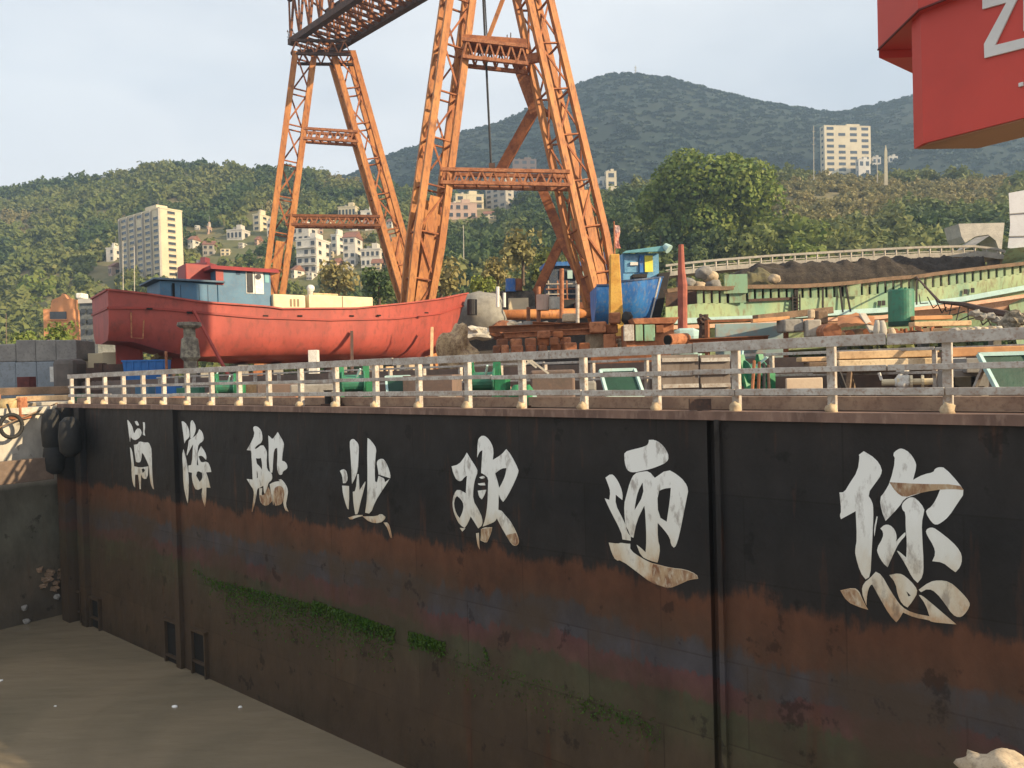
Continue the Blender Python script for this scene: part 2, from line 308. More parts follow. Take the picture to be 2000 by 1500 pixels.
# ------------------------------------------------------------------ dock gate
def bandmat(name, stops, amp=.5, z0=-10.0, streakamt=.5, rough=.65):
    m = bpy.data.materials.new(name); m.use_nodes = True; t = m.node_tree; b = t.nodes['Principled BSDF']; K = t.links.new
    b.inputs['Roughness'].default_value = rough; b.inputs['Specular IOR Level'].default_value = .25
    g = N(t, 'ShaderNodeNewGeometry'); sp = N(t, 'ShaderNodeSeparateXYZ'); K(g.outputs['Position'], sp.inputs[0])
    def noi(s, st, d=6):
        mp = N(t, 'ShaderNodeMapping'); mp.inputs['Scale'].default_value = (1, 1, st); K(g.outputs['Position'], mp.inputs['Vector'])
        n = N(t, 'ShaderNodeTexNoise'); n.inputs['Scale'].default_value = s; n.inputs['Detail'].default_value = d; n.inputs['Roughness'].default_value = .62; K(mp.outputs['Vector'], n.inputs['Vector']); return n.outputs['Fac']
    a = N(t, 'ShaderNodeMath', operation='MULTIPLY_ADD'); a.inputs[1].default_value = amp*2.6; K(noi(.55, .7), a.inputs[0]); K(sp.outputs['Z'], a.inputs[2])
    a1 = N(t, 'ShaderNodeMath', operation='MULTIPLY_ADD'); a1.inputs[1].default_value = amp*1.0; K(noi(7.5, .22, 10), a1.inputs[0]); K(a.outputs[0], a1.inputs[2])
    a2 = N(t, 'ShaderNodeMath', operation='MULTIPLY_ADD'); a2.inputs[1].default_value = amp*1.1; K(noi(2.2, .5, 9), a2.inputs[0]); K(a1.outputs[0], a2.inputs[2])
    off = N(t, 'ShaderNodeMath', operation='SUBTRACT'); off.inputs[1].default_value = amp*.5; K(a2.outputs[0], off.inputs[0]); a2 = off
    r = N(t, 'ShaderNodeMapRange'); r.inputs['From Min'].default_value = z0+amp*1.85; r.inputs['From Max'].default_value = amp*1.85; K(a2.outputs[0], r.inputs['Value'])
    cr = N(t, 'ShaderNodeValToRGB'); e = cr.color_ramp.elements
    while len(e) < len(stops): e.new(.5)
    for el, (z, c) in zip(e, stops): el.position = (z-z0)/-z0; el.color = (*c, 1)
    K(r.outputs['Result'], cr.inputs['Fac'])
    # runs of rust and dirt, patches of bare plate
    x = N(t, 'ShaderNodeMix', data_type='RGBA'); x.inputs[7].default_value = (.105, .043, .022, 1); K(cr.outputs['Color'], x.inputs[6])
    q = N(t, 'ShaderNodeMapRange'); q.inputs['From Min'].default_value = .58; q.inputs['From Max'].default_value = .68; q.inputs['To Max'].default_value = streakamt; K(noi(2.4, .12, 7), q.inputs['Value']); K(q.outputs['Result'], x.inputs[0])
    y = N(t, 'ShaderNodeMix', data_type='RGBA', blend_type='MULTIPLY'); K(x.outputs[2], y.inputs[6]); y.inputs[0].default_value = .8
    q2 = N(t, 'ShaderNodeMapRange'); q2.inputs['From Min'].default_value = .3; q2.inputs['From Max'].default_value = .7; q2.inputs['To Min'].default_value = .55; q2.inputs['To Max'].default_value = 1.25; K(noi(1.3, .5, 9), q2.inputs['Value']); K(q2.outputs['Result'], y.inputs[7])
    # welded plates
    dt = N(t, 'ShaderNodeVectorMath', operation='DOT_PRODUCT'); dt.inputs[1].default_value = VD; K(g.outputs['Position'], dt.inputs[0])
    cx_ = N(t, 'ShaderNodeCombineXYZ'); K(dt.outputs['Value'], cx_.inputs[0]); K(sp.outputs['Z'], cx_.inputs[1])
    br = N(t, 'ShaderNodeTexBrick'); br.inputs['Scale'].default_value = 1; br.inputs['Brick Width'].default_value = 3.6; br.inputs['Row Height'].default_value = 1.62; br.inputs['Mortar Size'].default_value = .022; br.inputs['Mortar Smooth'].default_value = .6
    br.inputs['Color1'].default_value = (1, 1, 1, 1); br.inputs['Color2'].default_value = (.72, .72, .72, 1); br.inputs['Mortar'].default_value = (.55, .5, .46, 1); K(cx_.outputs[0], br.inputs['Vector'])
    yb2 = N(t, 'ShaderNodeMix', data_type='RGBA', blend_type='MULTIPLY'); yb2.inputs[0].default_value = .75 if streakamt > .3 else 0; K(y.outputs[2], yb2.inputs[6]); K(br.outputs['Color'], yb2.inputs[7])
    # mud dried over the lower bands in broad patches
    md_ = N(t, 'ShaderNodeMix', data_type='RGBA'); md_.inputs[7].default_value = (.056, .038, .025, 1); K(yb2.outputs[2], md_.inputs[6])
    mq = N(t, 'ShaderNodeMapRange'); mq.inputs['From Min'].default_value = .42; mq.inputs['From Max'].default_value = .58; mq.inputs['To Max'].default_value = .85 if streakamt > .3 else 0; K(noi(.42, .8, 10), mq.inputs['Value'])
    mz = N(t, 'ShaderNodeMapRange'); mz.inputs['From Min'].default_value = -3.9; mz.inputs['From Max'].default_value = -4.7; K(sp.outputs['Z'], mz.inputs['Value'])
    mm_ = N(t, 'ShaderNodeMath', operation='MULTIPLY'); K(mq.outputs['Result'], mm_.inputs[0]); K(mz.outputs['Result'], mm_.inputs[1]); K(mm_.outputs[0], md_.inputs[0]); yb2 = md_
    # dark scrapes, sharp edged
    ys = N(t, 'ShaderNodeMix', data_type='RGBA', blend_type='MULTIPLY'); ys.inputs[7].default_value = (.35, .33, .33, 1); K(yb2.outputs[2], ys.inputs[6])
    qs = N(t, 'ShaderNodeMapRange'); qs.inputs['From Min'].default_value = .61; qs.inputs['From Max'].default_value = .66; qs.inputs['To Max'].default_value = .75; K(noi(1.7, .9, 12), qs.inputs['Value']); K(qs.outputs['Result'], ys.inputs[0])
    K(ys.outputs[2], b.inputs['Base Color'])
    bp = N(t, 'ShaderNodeBump'); bp.inputs['Strength'].default_value = .35; bp.inputs['Distance'].default_value = .05; K(noi(5, .5, 9), bp.inputs['Height'])
    bp2 = N(t, 'ShaderNodeBump'); bp2.inputs['Strength'].default_value = .5; bp2.inputs['Distance'].default_value = .12; K(noi(.8, 1, 2), bp2.inputs['Height']); K(bp.outputs['Normal'], bp2.inputs['Normal']); K(bp2.outputs['Normal'], b.inputs['Normal'])
    return m
GATEM = bandmat('gate_plating', [(-9.9, (.046, .034, .022)), (-8.6, (.074, .048, .028)), (-7.0, (.074, .053, .033)), (-6.5, (.068, .060, .034)), (-5.8, (.064, .064, .036)), (-5.7, (.098, .052, .042)), (-5.28, (.104, .047, .046)), (-5.2, (.066, .062, .070)), (-4.6, (.064, .058, .062)), (-4.45, (.096, .045, .026)), (-3.6, (.108, .045, .024)), (-3.42, (.023, .020, .019)), (-2.0, (.017, .0165, .017)), (0, (.027, .023, .021))], amp=.5, streakamt=.5)
VL, VR = 38.0, -8.0; UB = 18.6
gate = thing('dock_gate', 'long black dock gate with white brushed characters, rust bands and green slime', 'dock gate', UV(U0, 15, WATER))
SEAM_V = wall(1396, 1100)[0]
hull = MB(); WB = WATER-3
for a, c in ((VR, SEAM_V-.10), (SEAM_V+.10, VL)):
    hull.hexa([UV(U0, a, WB), UV(U0, c, WB), UV(UB, c, WB), UV(UB, a, WB), UV(U0, a, -.14), UV(U0, c, -.14), UV(UB, c, -.14), UV(UB, a, -.14)])
hull.hexa([UV(U0+.18, SEAM_V-.10, WB), UV(U0+.18, SEAM_V+.10, WB), UV(UB, SEAM_V+.10, WB), UV(UB, SEAM_V-.10, WB), UV(U0+.18, SEAM_V-.10, -.14), UV(U0+.18, SEAM_V+.10, -.14), UV(UB, SEAM_V+.10, -.14), UV(UB, SEAM_V-.10, -.14)])
obj('plating', hull, GATEM, gate)
COPE = M('coping_steel', (.20, .125, .095), (.13, .08, .062), (.32, .22, .17), sc=1.2, rough=.8, fine=6, streak=.3)
obj('coping', MB().box(UV(U0+.06, (VL+VR)/2, -.085), (VL-VR, .34, .17), (VD, UD, ZD)), COPE, gate)
obj('deck', MB().box(UV((U0+UB)/2+.2, (VL+VR)/2, -.06), (VL-VR, UB-U0-.06, .1), (VD, UD, ZD)), M('deck_plate', (.12, .075, .055), (.08, .05, .04), (.2, .13, .1), sc=1, rough=.85), gate)
KERB = M('kerb_beam_paint', (.38, .27, .19), (.27, .18, .13), (.14, .08, .06), sc=1.5, rough=.7, fine=6)
obj('kerb_beam', MB().box(UV(U0+.75, (VL+VR)/2, .13), (VL-VR-.6, .22, .24), (VD, UD, ZD)), KERB, gate)
# upright beams on the face
def pilaster(px, wd, dp, zt=-.16, zb=WB, nm='upright_beam'):
    v = wall(px, 1000)[0]
    obj(nm, MB().box(UV(U0-dp/2, v, (zt+zb)/2), (wd, dp, zt-zb), (VD, UD, ZD)), GATEM, gate)
pilaster(347, .36, .16); pilaster(1408, .10, .12); pilaster(168, .5, .25); pilaster(142, .8, .45)
# openings near the water: a frame standing off the plate round a dark recess
def recess(px0, py0, px1, py1, arch=False):
    va, zt = wall(px0, py0); vb, _ = wall(px1, py0); zb = wall((px0+px1)/2, py1)[1]; c = (va+vb)/2; wd = abs(va-vb)
    fr = obj('sluice_frame', MB().box(UV(U0-.05, c-wd/2, (zt+zb)/2), (.09, .16, zt-zb), (VD, UD, ZD)).box(UV(U0-.05, c+wd/2, (zt+zb)/2), (.09, .16, zt-zb), (VD, UD, ZD)).box(UV(U0-.06, c, zt+.03), (wd+.1, .18, .1), (VD, UD, ZD)).box(UV(U0-.05, c, zb+.5), (wd-.09, .14, .08), (VD, UD, ZD)), GATEM, gate)
    obj('sluice_opening', MB().box(UV(U0-.008, c, (zt+zb)/2), (wd-.08, .012, zt-zb-.05), (VD, UD, ZD)), M('dark_opening', (.010, .009, .008), rough=.9), fr)
recess(326, 1208, 350, 1305); recess(378, 1228, 404, 1318); recess(143, 1150, 161, 1212); recess(180, 1166, 197, 1228)
# brushed characters: outlines read off the photograph, laid flat on the gate's plane as thick paint
def smooth(poly):
    out = []; n = len(poly)
    for i in range(n):
        a, b, c = Vector(poly[i-1]), Vector(poly[i]), Vector(poly[(i+1) % n])
        e1, e2 = (b-a), (c-b)
        if e1.length < 1e-6 or e2.length < 1e-6: continue
        if e1.angle(e2) > 1.25: out.append(b); continue
        k = .27; out += [b-e1*k, b+e2*k]
    return out
INK = []
CH = {
 'first': (220, 800, 7.14, [[(207,145),(220,150),(275,230),(290,300),(300,340),(340,260),(385,265),(408,320),(390,380),(330,425),(290,420),(255,380),(245,450),(230,330)], [(310,165),(345,155),(370,220),(340,225)], [(425,175),(450,180),(455,260),(445,310),(455,365),(425,350),(432,260)], [(300,490),(360,480),(370,440),(450,460),(500,455),(525,500),(545,560),(550,800),(560,1000),(578,1110),(560,1100),(525,1000),(512,800),(500,760),(440,630),(410,600),(400,700),(380,740),(330,730),(310,600)], [(245,525),(270,560),(290,680),(300,790),(390,810),(500,790),(490,960),(430,970),(400,900),(395,1110),(380,1110),(360,910),(315,905),(315,1085),(285,1040),(265,870),(270,780),(255,650)], [(405,830),(440,815),(455,850),(420,890)]]),
 'second': (220, 800, 7.14, [[(965,165),(985,160),(1040,210),(1080,330),(1070,390),(1020,430),(1005,470),(990,350)], [(1085,200),(1100,150),(1120,148),(1165,240),(1155,320),(1115,400),(1085,400)], [(1140,380),(1190,330),(1210,272),(1250,310),(1275,390),(1265,440),(1200,480),(1185,560),(1175,770),(1200,780),(1185,660),(1190,600),(1235,510),(1290,590),(1312,660),(1305,700),(1250,640),(1200,650),(1215,700),(1240,740),(1320,720),(1360,790),(1378,870),(1305,875),(1340,980),(1365,1090),(1310,1085),(1305,1240),(1290,1355),(1240,1210),(1255,1090),(1170,1130),(1130,1050),(1108,950),(1110,880),(1060,870),(1060,780),(1110,770),(1125,480),(1100,520),(1040,640),(1035,620),(1060,480),(1065,420)], [(1185,850),(1250,880),(1258,960),(1215,1010),(1165,920)], [(990,555),(1020,650),(1055,860),(1065,1000),(1060,1180),(1050,1305),(1030,1240),(990,1050),(985,800),(972,640)]]),
 'third': (460, 810, 7.14, [[(160,492),(220,390),(272,270),(250,200),(255,165),(290,158),(340,190),(375,260),(378,380),(300,430),(268,470),(290,480),(375,410),(420,470),(442,530),(435,650),(440,770),(500,810),(515,860),(510,910),(460,950),(450,1000),(415,1100),(400,1090),(390,990),(340,1020),(305,1030),(290,1150),(240,1355),(228,1350),(258,1150),(260,1050),(210,980),(160,895),(243,905),(235,700),(220,500)], [(285,605),(330,612),(358,600),(375,680),(372,770),(320,700),(300,690)], [(300,780),(312,800),(315,880),(300,885)], [(460,290),(485,310),(515,345),(560,290),(590,242),(630,310),(665,370),(680,420),(655,560),(650,640),(700,660),(728,720),(715,760),(660,790),(655,830),(630,842),(605,830),(580,740),(590,560),(585,460),(540,480),(525,650),(520,800),(500,815),(480,780),(465,600),(468,450)], [(335,1025),(375,1022),(365,1120),(380,1245),(350,1220),(335,1120)], [(480,970),(540,935),(620,925),(605,905),(640,895),(700,970),(735,1050),(725,1150),(700,1260),(740,1350),(690,1330),(665,1200),(690,1080),(660,1000),(600,990),(545,1030),(540,1150),(530,1260),(500,1100)]]),
 'fourth': (640, 830, 6.25, [[(270,215),(285,180),(315,168),(345,195),(375,230),(383,280),(378,400),(370,550),(340,640),(300,720),(295,600),(285,400)], [(310,815),(345,805),(365,600),(380,600),(390,800),(460,690),(462,715),(430,840),(400,950),(370,1090),(340,1090),(318,960)], [(490,160),(515,175),(560,230),(597,290),(585,380),(575,560),(580,690),(605,700),(625,620),(660,640),(690,650),(700,700),(755,660),(720,720),(640,840),(580,940),(525,1085),(460,1070),(485,900),(490,600),(485,350)], [(600,460),(620,425),(655,410),(690,420),(735,500),(768,610),(765,650),(720,635),(625,605),(615,530)], [(152,560),(185,540),(215,545),(235,580),(248,660),(225,710),(190,710),(182,620)], [(180,740),(260,745),(265,850),(258,1030),(240,1020),(190,850)], [(255,1130),(340,1102),(425,1098),(428,1112),(350,1130),(285,1160)], [(430,1115),(600,1115),(650,1080),(705,1120),(700,1150),(640,1200),(520,1190)], [(685,1190),(740,1190),(770,1280),(788,1380),(765,1375),(740,1270)]]),
 'fifth': (860, 830, 5.77, [[(418,365),(425,180),(440,145),(478,115),(530,140),(580,210),(603,290),(592,395),(690,335),(745,272),(800,340),(882,500),(880,540),(840,640),(760,800),(710,866),(680,830),(662,780),(655,955),(695,968),(725,1010),(790,1080),(850,1190),(888,1290),(885,1340),(850,1365),(805,1345),(740,1235),(690,1150),(640,1050),(615,1090),(560,1115),(480,1145),(510,1060),(535,900),(540,700),(545,600),(500,560),(462,540),(470,400),(478,285),(450,295),(430,330)], [(620,545),(690,490),(748,485),(735,570),(700,650),(665,712),(645,630)], [(478,1155),(585,1152),(580,1200),(540,1300),(520,1330),(455,1300),(465,1190)], [(130,465),(210,445),(270,370),(300,312),(340,380),(400,470),(425,525),(395,600),(375,700),(368,850),(430,950),(475,1050),(476,1130),(430,1165),(390,1100),(345,1030),(310,1110),(275,1160),(220,1120),(180,1050),(145,950),(140,850),(160,770),(200,720),(290,770),(300,600),(305,570),(270,590),(240,635),(190,625),(150,550)], [(190,798),(240,840),(268,900),(255,980),(220,1052),(180,1000),(152,900),(165,830)], [(222,1160),(283,1165),(250,1200)], [(405,1220),(435,1215),(445,1400),(420,1350)], [(425,740),(520,730),(500,790),(470,838),(440,810)], [(440,590),(490,570),(505,595),(470,610)], [(425,660),(500,650),(510,680),(440,680)]]),
 'sixth': (1150, 840, 4.6875, [[(552,90),(600,88),(660,120),(710,180),(735,245),(715,295),(640,330),(560,358),(490,372),(420,388),(370,380),(340,340),(325,250),(330,200),(400,178),(480,160),(535,140),(550,115)], [(420,395),(490,380),(550,375),(605,438),(720,358),(800,400),(880,470),(913,545),(900,610),(870,760),(830,960),(800,1060),(780,1075),(755,1050),(745,985),(690,910),(632,848),(632,1000),(655,1080),(640,1180),(630,1212),(560,1195),(480,1155),(440,1050),(480,1080),(522,1120),(530,1000),(520,760),(510,690),(440,830),(410,985),(370,960),(345,910),(330,800),(325,680),(345,600),(380,470)], [(495,478),(505,590),(420,735),(425,680),(450,560)], [(628,565),(690,535),(753,528),(745,640),(715,840),(635,790)], [(155,435),(205,398),(245,430),(290,510),(312,590),(308,640),(248,590),(245,680),(300,790),(385,960),(385,1012),(310,1000),(300,930),(200,740),(148,625),(190,640),(200,560),(180,500)], [(185,1030),(270,1040),(290,1030),(350,1040),(380,1040),(380,1100),(470,1162),(560,1212),(640,1232),(760,1262),(880,1272),(990,1320),(1002,1360),(920,1370),(860,1400),(740,1450),(680,1435),(570,1395),(460,1310),(300,1190),(250,1195),(210,1120)]]),
 'seventh': (1600, 850, 3.846, [[(335,120),(425,175),(473,250),(465,300),(430,350),(362,442),(400,500),(408,560),(405,680),(393,900),(385,1060),(350,1082),(310,1030),(272,900),(272,850),(285,780),(275,570),(165,630),(155,600),(168,570),(153,430),(190,428),(230,360),(290,270),(305,160),(298,148)], [(412,700),(432,610),(439,612),(415,760)], [(552,140),(590,105),(625,98),(680,130),(720,190),(732,235),(705,335),(780,295),(860,278),(868,252),(905,238),(945,245),(1050,360),(1095,430),(1040,510),(975,610),(920,655),(880,675),(845,655),(800,580),(812,555),(840,540),(880,480),(910,405),(800,420),(700,455),(640,475),(600,540),(500,643),(470,570),(455,470),(490,430),(535,350),(575,180)], [(625,560),(620,520),(650,484),(690,462),(730,475),(792,550),(785,590),(770,660),(775,780),(785,960),(780,1060),(740,1108),(700,1070),(650,970),(585,868),(600,872),(655,920),(660,800),(650,700),(650,580)], [(460,700),(490,672),(530,672),(570,710),(585,770),(575,800),(636,735),(648,730),(650,755),(606,800),(570,865),(515,990),(480,960),(445,900),(432,850),(480,770),(482,725)], [(800,710),(840,690),(880,705),(1000,800),(1060,870),(1075,930),(1060,990),(1025,1028),(985,1000),(930,955),(850,945),(875,890),(860,830),(810,750)], [(160,1165),(260,1143),(300,1170),(318,1215),(352,1285),(368,1310),(300,1290),(210,1250)], [(318,1170),(335,1110),(380,1075),(425,1025),(470,1050),(520,1140),(570,1220),(620,1290),(700,1335),(830,1360),(800,1270),(750,1200),(770,1202),(830,1250),(900,1310),(1030,1420),(900,1408),(840,1400),(830,1388),(720,1370),(630,1330),(605,1375),(580,1405),(530,1350),(460,1230),(400,1120),(380,1130),(360,1190),(355,1278)], [(528,1050),(600,1035),(650,1060),(720,1130),(742,1180),(700,1250),(665,1293),(625,1270),(590,1200),(575,1110)], [(655,1170),(690,1205),(670,1210)], [(748,1160),(830,1100),(900,1088),(980,1100),(1060,1170),(1130,1250),(1130,1290),(1090,1350),(1050,1370),(1000,1345),(950,1270),(880,1180),(820,1150),(765,1178)]]),
}
# worn white paint: yellowed and rusting away low down
inkm = bpy.data.materials.new('worn_white_brush_paint'); inkm.use_nodes = True; t = inkm.node_tree; b = t.nodes['Principled BSDF']; b.inputs['Roughness'].default_value = .7
g = N(t, 'ShaderNodeNewGeometry'); sp = N(t, 'ShaderNodeSeparateXYZ'); t.links.new(g.outputs['Position'], sp.inputs[0])
def nn(s, d=8, st=1):
    mp = N(t, 'ShaderNodeMapping'); mp.inputs['Scale'].default_value = (1, 1, st); t.links.new(g.outputs['Position'], mp.inputs['Vector'])
    n = N(t, 'ShaderNodeTexNoise'); n.inputs['Scale'].default_value = s; n.inputs['Detail'].default_value = d; n.inputs['Roughness'].default_value = .65; t.links.new(mp.outputs['Vector'], n.inputs['Vector']); return n.outputs['Fac']
a = N(t, 'ShaderNodeMath', operation='MULTIPLY_ADD'); a.inputs[1].default_value = 2.6; t.links.new(nn(2.2, 9, .45), a.inputs[0]); t.links.new(sp.outputs['Z'], a.inputs[2])
r = N(t, 'ShaderNodeMapRange'); r.inputs['From Min'].default_value = -3.85+1.3; r.inputs['From Max'].default_value = -1.4+1.3; t.links.new(a.outputs[0], r.inputs['Value'])
cr = N(t, 'ShaderNodeValToRGB'); e = cr.color_ramp.elements
for _ in range(3): e.new(.5)
for el, (q, c) in zip(e, [(0, (.20, .095, .05)), (.17, (.46, .30, .17)), (.32, (.58, .52, .40)), (.6, (.68, .685, .63)), (1, (.76, .78, .75))]): el.position = q; el.color = (*c, 1)
t.links.new(r.outputs['Result'], cr.inputs['Fac'])
x = N(t, 'ShaderNodeMix', data_type='RGBA'); x.inputs[7].default_value = (.16, .12, .09, 1); t.links.new(cr.outputs['Color'], x.inputs[6])
q = N(t, 'ShaderNodeMapRange'); q.inputs['From Min'].default_value = .55; q.inputs['From Max'].default_value = .66; q.inputs['To Max'].default_value = .6; t.links.new(nn(4.5, 10, .4), q.inputs['Value']); t.links.new(q.outputs['Result'], x.inputs[0]); t.links.new(x.outputs[2], b.inputs['Base Color'])
for key, (ox, oy, s, polys) in CH.items():
    cu = bpy.data.curves.new('ink', 'CURVE'); cu.dimensions = '2D'; cu.fill_mode = 'BOTH'; cu.extrude = .006
    for poly in polys:
        pts = smooth([wall(ox+p[0]/s, oy+p[1]/s) for p in poly])
        sp_ = cu.splines.new('POLY'); sp_.points.add(len(pts)-1); sp_.use_cyclic_u = True
        for k, p in enumerate(pts): sp_.points[k].co = (-p[0], p[1], 0, 1)      # x runs along -VD
    tmp = bpy.data.objects.new('ink', cu); COL.objects.link(tmp)
    dg = bpy.context.evaluated_depsgraph_get(); me = bpy.data.meshes.new_from_object(tmp.evaluated_get(dg)); bpy.data.objects.remove(tmp)
    off = world_loc(gate)
    for vv in me.vertices: vv.co = UV(U0-.005-vv.co.z, -vv.co.x, vv.co.y)-off
    me.materials.clear(); me.materials.append(inkm); me.name = 'painted_character'
    link(bpy.data.objects.new('painted_character', me), gate)
STAIN = M('rust_stain_film', (.42, .30, .18), (.22, .11, .06), (.52, .45, .34), sc=5, rough=.9, fine=3, famt=.9, lo=.4, hi=.6, streak=.4)
def stain(polys, ox, oy, sc_):
    for k, poly in enumerate(polys):
        mb = MB(); pts = smooth([wall(ox+p[0]/sc_, oy+p[1]/sc_) for p in poly]); a = [UV(U0-.0135-.0006*k, *p) for p in pts]; n = len(a)
        mb.add(a+[p+UD*.002 for p in a], [tuple(range(n)), tuple(range(2*n-1, n-1, -1))]+[(i, n+i, n+(i+1) % n, (i+1) % n) for i in range(n)])
        obj('rust_stain', mb, STAIN, gate)
stain([[(528, 352), (760, 366), (1050, 368), (1088, 412), (1000, 402), (860, 412), (720, 442), (640, 468), (580, 430)], [(165, 1168), (255, 1150), (296, 1176), (318, 1225), (352, 1290), (300, 1282), (212, 1242)]], 1600, 850, 3.846)
stain([[(590, 1225), (640, 1240), (760, 1268), (880, 1278), (985, 1322), (996, 1356), (918, 1364), (860, 1392), (740, 1442), (680, 1430), (610, 1405), (572, 1300)]], 1150, 840, 4.6875)
stain([[(462, 1170), (582, 1160), (576, 1200), (538, 1296), (520, 1322), (460, 1296)], [(742, 1240), (850, 1215), (882, 1290), (880, 1336), (850, 1358), (808, 1340)]], 860, 830, 5.77)
stain([[(535, 1030), (600, 988), (660, 1000), (690, 1080), (668, 1200), (640, 1255), (560, 1270), (530, 1180)], [(340, 1120), (372, 1122), (420, 1110), (460, 1000), (490, 1060), (520, 1200), (440, 1280), (360, 1240)]], 460, 810, 7.14)
# slime and moss clinging in tufts to the plating
mm = leafmat('wet_moss', (.055, .13, .014), (.08, .12, .022), (.03, .075, .012), 1.5)
vs = []; fs = []
def tufts(px0, py0, px1, py1, n, sp_, sz):
    for _ in range(n):
        s = random.random(); px = px0+(px1-px0)*s; py = py0+(py1-py0)*s+abs(random.gauss(0, sp_))
        v, z = wall(px, py); c = UV(U0-random.uniform(0, .07), v, z); q = random.uniform(.5, 1)*sz
        a = Euler((random.uniform(0, 6), random.uniform(0, 6), random.uniform(0, 6))).to_matrix()
        k = len(vs); vs.extend([c+a@Vector((-q, -q*.6, 0)), c+a@Vector((q, -q*.6, 0)), c+a@Vector((q, q*.6, 0)), c+a@Vector((-q, q*.6, 0))]); fs.append((k, k+1, k+2, k+3))
tufts(612, 1172, 772, 1228, 1500, 13, .045); tufts(800, 1232, 870, 1255, 700, 13, .045); tufts(430, 1135, 615, 1180, 900, 12, .035)
tufts(440, 1150, 770, 1235, 1500, 34, .032); tufts(410, 1125, 620, 1180, 600, 22, .03); tufts(870, 1260, 1290, 1405, 650, 34, .028); tufts(947, 1262, 954, 1282, 60, 8, .03); tufts(380, 1110, 430, 1140, 120, 8, .03); tufts(1140, 1365, 1280, 1415, 160, 18, .028)
tag(obj('moss', MB().add(vs, fs), mm), kind='stuff')

# ------------------------------------------------------------------ railings on the gate
POSTV = [2.034+1.753*k for k in range(-3, 21)]
def railing(u, vs_, zr, label, hw, feet, m):
    t_ = thing('railing', label, 'railing', UV(u, (vs_[0]+vs_[-1])/2, 0))
    for z, h in zr:
        # lengths of flat bar butted together, never quite in line
        k = 0; mb = MB(); a = vs_[0]
        while a < vs_[-1]-.01:
            b_ = min(vs_[-1], a+random.choice([1.753*2, 1.753*3, 2.6])); j = random.uniform(-.012, .012)
            mb.box(UV(u-.03, (a+b_)/2, z+j), (b_-a-.02, .06, h), (VD, UD, ZD)); a = b_
        obj('rail', mb, m, t_, bevel=.008)
    for i, v in enumerate(vs_):
        j = random.uniform(-.03, .03)
        p = obj('post', MB().box(UV(u+.045, v+j, zr[0][0]/2), (hw*1.5, .018, zr[0][0]), (VD, UD, ZD)).box(UV(u+.11, v+j-hw*.75, zr[0][0]/2), (.016, .13, zr[0][0]), (VD, UD, ZD)), m, t_)
        if feet: obj('foot', MB().blob(UV(u+.02, v+j, .05), .11, .11, .12, i, .35, 2), M('yellowed_weld_foot', (.50, .40, .26), (.34, .25, .16), sc=5, rough=.9), p, True)
    return t_
railing(U0+.1, POSTV, [(1.25, .19), (.76, .10), (.37, .125)], 'white railing along the near edge of the gate, yellow lumps at its feet', .085, True, GREYW)
railing(UB-.35, [v+.9 for v in POSTV], [(1.12, .07), (.6, .06)], 'white slim railing along the far edge of the dock gate, behind the first railing', .05, False, GREYW)

# ------------------------------------------------------------------ the quay edge behind the gate, and the quay on the left
tag(obj('quay_wall', MB().box(UV(18.95, 15, -4.4), (70, .6, 10.9), (VD, UD, ZD)), BRICK), 'brown quay wall behind the dock gate, seen between the railing bars', 'wall')
LQM = bandmat('left_quay_face', [(-9.9, (.075, .060, .044)), (-8.0, (.088, .070, .050)), (-5.8, (.100, .096, .074)), (-3.75, (.110, .104, .084)), (-3.45, (.36, .34, .30)), (-1.6, (.44, .41, .36)), (-.2, (.50, .46, .38))], amp=.12, streakamt=.25, rough=.8)
lq = thing('quay', 'grey quay at the left end of the gate, pale along its top and dark below', 'quay', UV(0, 40, WATER))
obj('wall', MB().box(UV(-20, 48.2, -6.6), (20, 78, 12.4), (VD, UD, ZD)), LQM, lq)
obj('capping', MB().box(UV(-20, 48.1, -.25), (20.2, 78, .3), (VD, UD, ZD)), CONC_L, lq)
tag(obj('left_ground', MB().box(UV(-20, 52.5, -.02), (26, 78.2, .14), (VD, UD, ZD)), YARD), kind='structure')
# ------------------------------------------------------------------ gantry crane
crane = thing('gantry_crane', 'rusty orange lattice gantry crane straddling the yard behind the red boat', 'gantry crane', P(985, 745, 66))
def gp(px, py_ref, slope, d):   # where a leg drawn in the photograph meets the ground
    py = py_ref
    for _ in range(40):
        q = P(px+slope*(py-py_ref), py, d); g_ = yard_z(q.x, q.y)
        py += (q.z-g_)*FPX/d*.8
    return P(px+slope*(py-py_ref), py, d)
def frame_axes(a, b, tw):
    d = (b-a).normalized(); x = Vector((math.cos(tw), math.sin(tw), 0)); x = (x-d*x.dot(d)).normalized(); return d, x, d.cross(x)
def lattice(nm, a, b, ws, tw, ch, m, par, bays, solid=.0, lm=None, hgt=None):
    """four corner posts and zigzag lacing; ws = [(fraction, width)...]"""
    d, x, y = frame_axes(a, b, tw); Ln = (b-a).length
    def pt(s, i, j):
        q = lerp(ws, s)/2; return a+d*(s*Ln)+x*(i*q)+y*(j*q*(hgt or 1))
    cs = [(-1, -1), (1, -1), (1, 1), (-1, 1)]; st = [w_[0] for w_ in ws]
    leg = MB()
    for i, j in cs:
        for s0, s1 in zip(st, st[1:]): leg.beam(pt(s0, i, j), pt(s1, i, j), ch, ch*.8, y)
    o = obj(nm, leg, m, par)
    lc = MB(); ss = [k/bays for k in range(bays+1)]
    for k in range(bays):
        s0, s1 = ss[k], ss[k+1]
        for (i0, j0), (i1, j1) in zip(cs, cs[1:]+cs[:1]):
            A, B = ((i0, j0), (i1, j1)) if k % 2 else ((i1, j1), (i0, j0))
            lc.beam(pt(s0, *A), pt(s1, *B), ch*.28, ch*.16, y)
            lc.beam(pt(s1, i0, j0), pt(s1, i1, j1), ch*.34, ch*.2, d)
    obj('lacing', lc, lm or ORANGE_D, o); return o
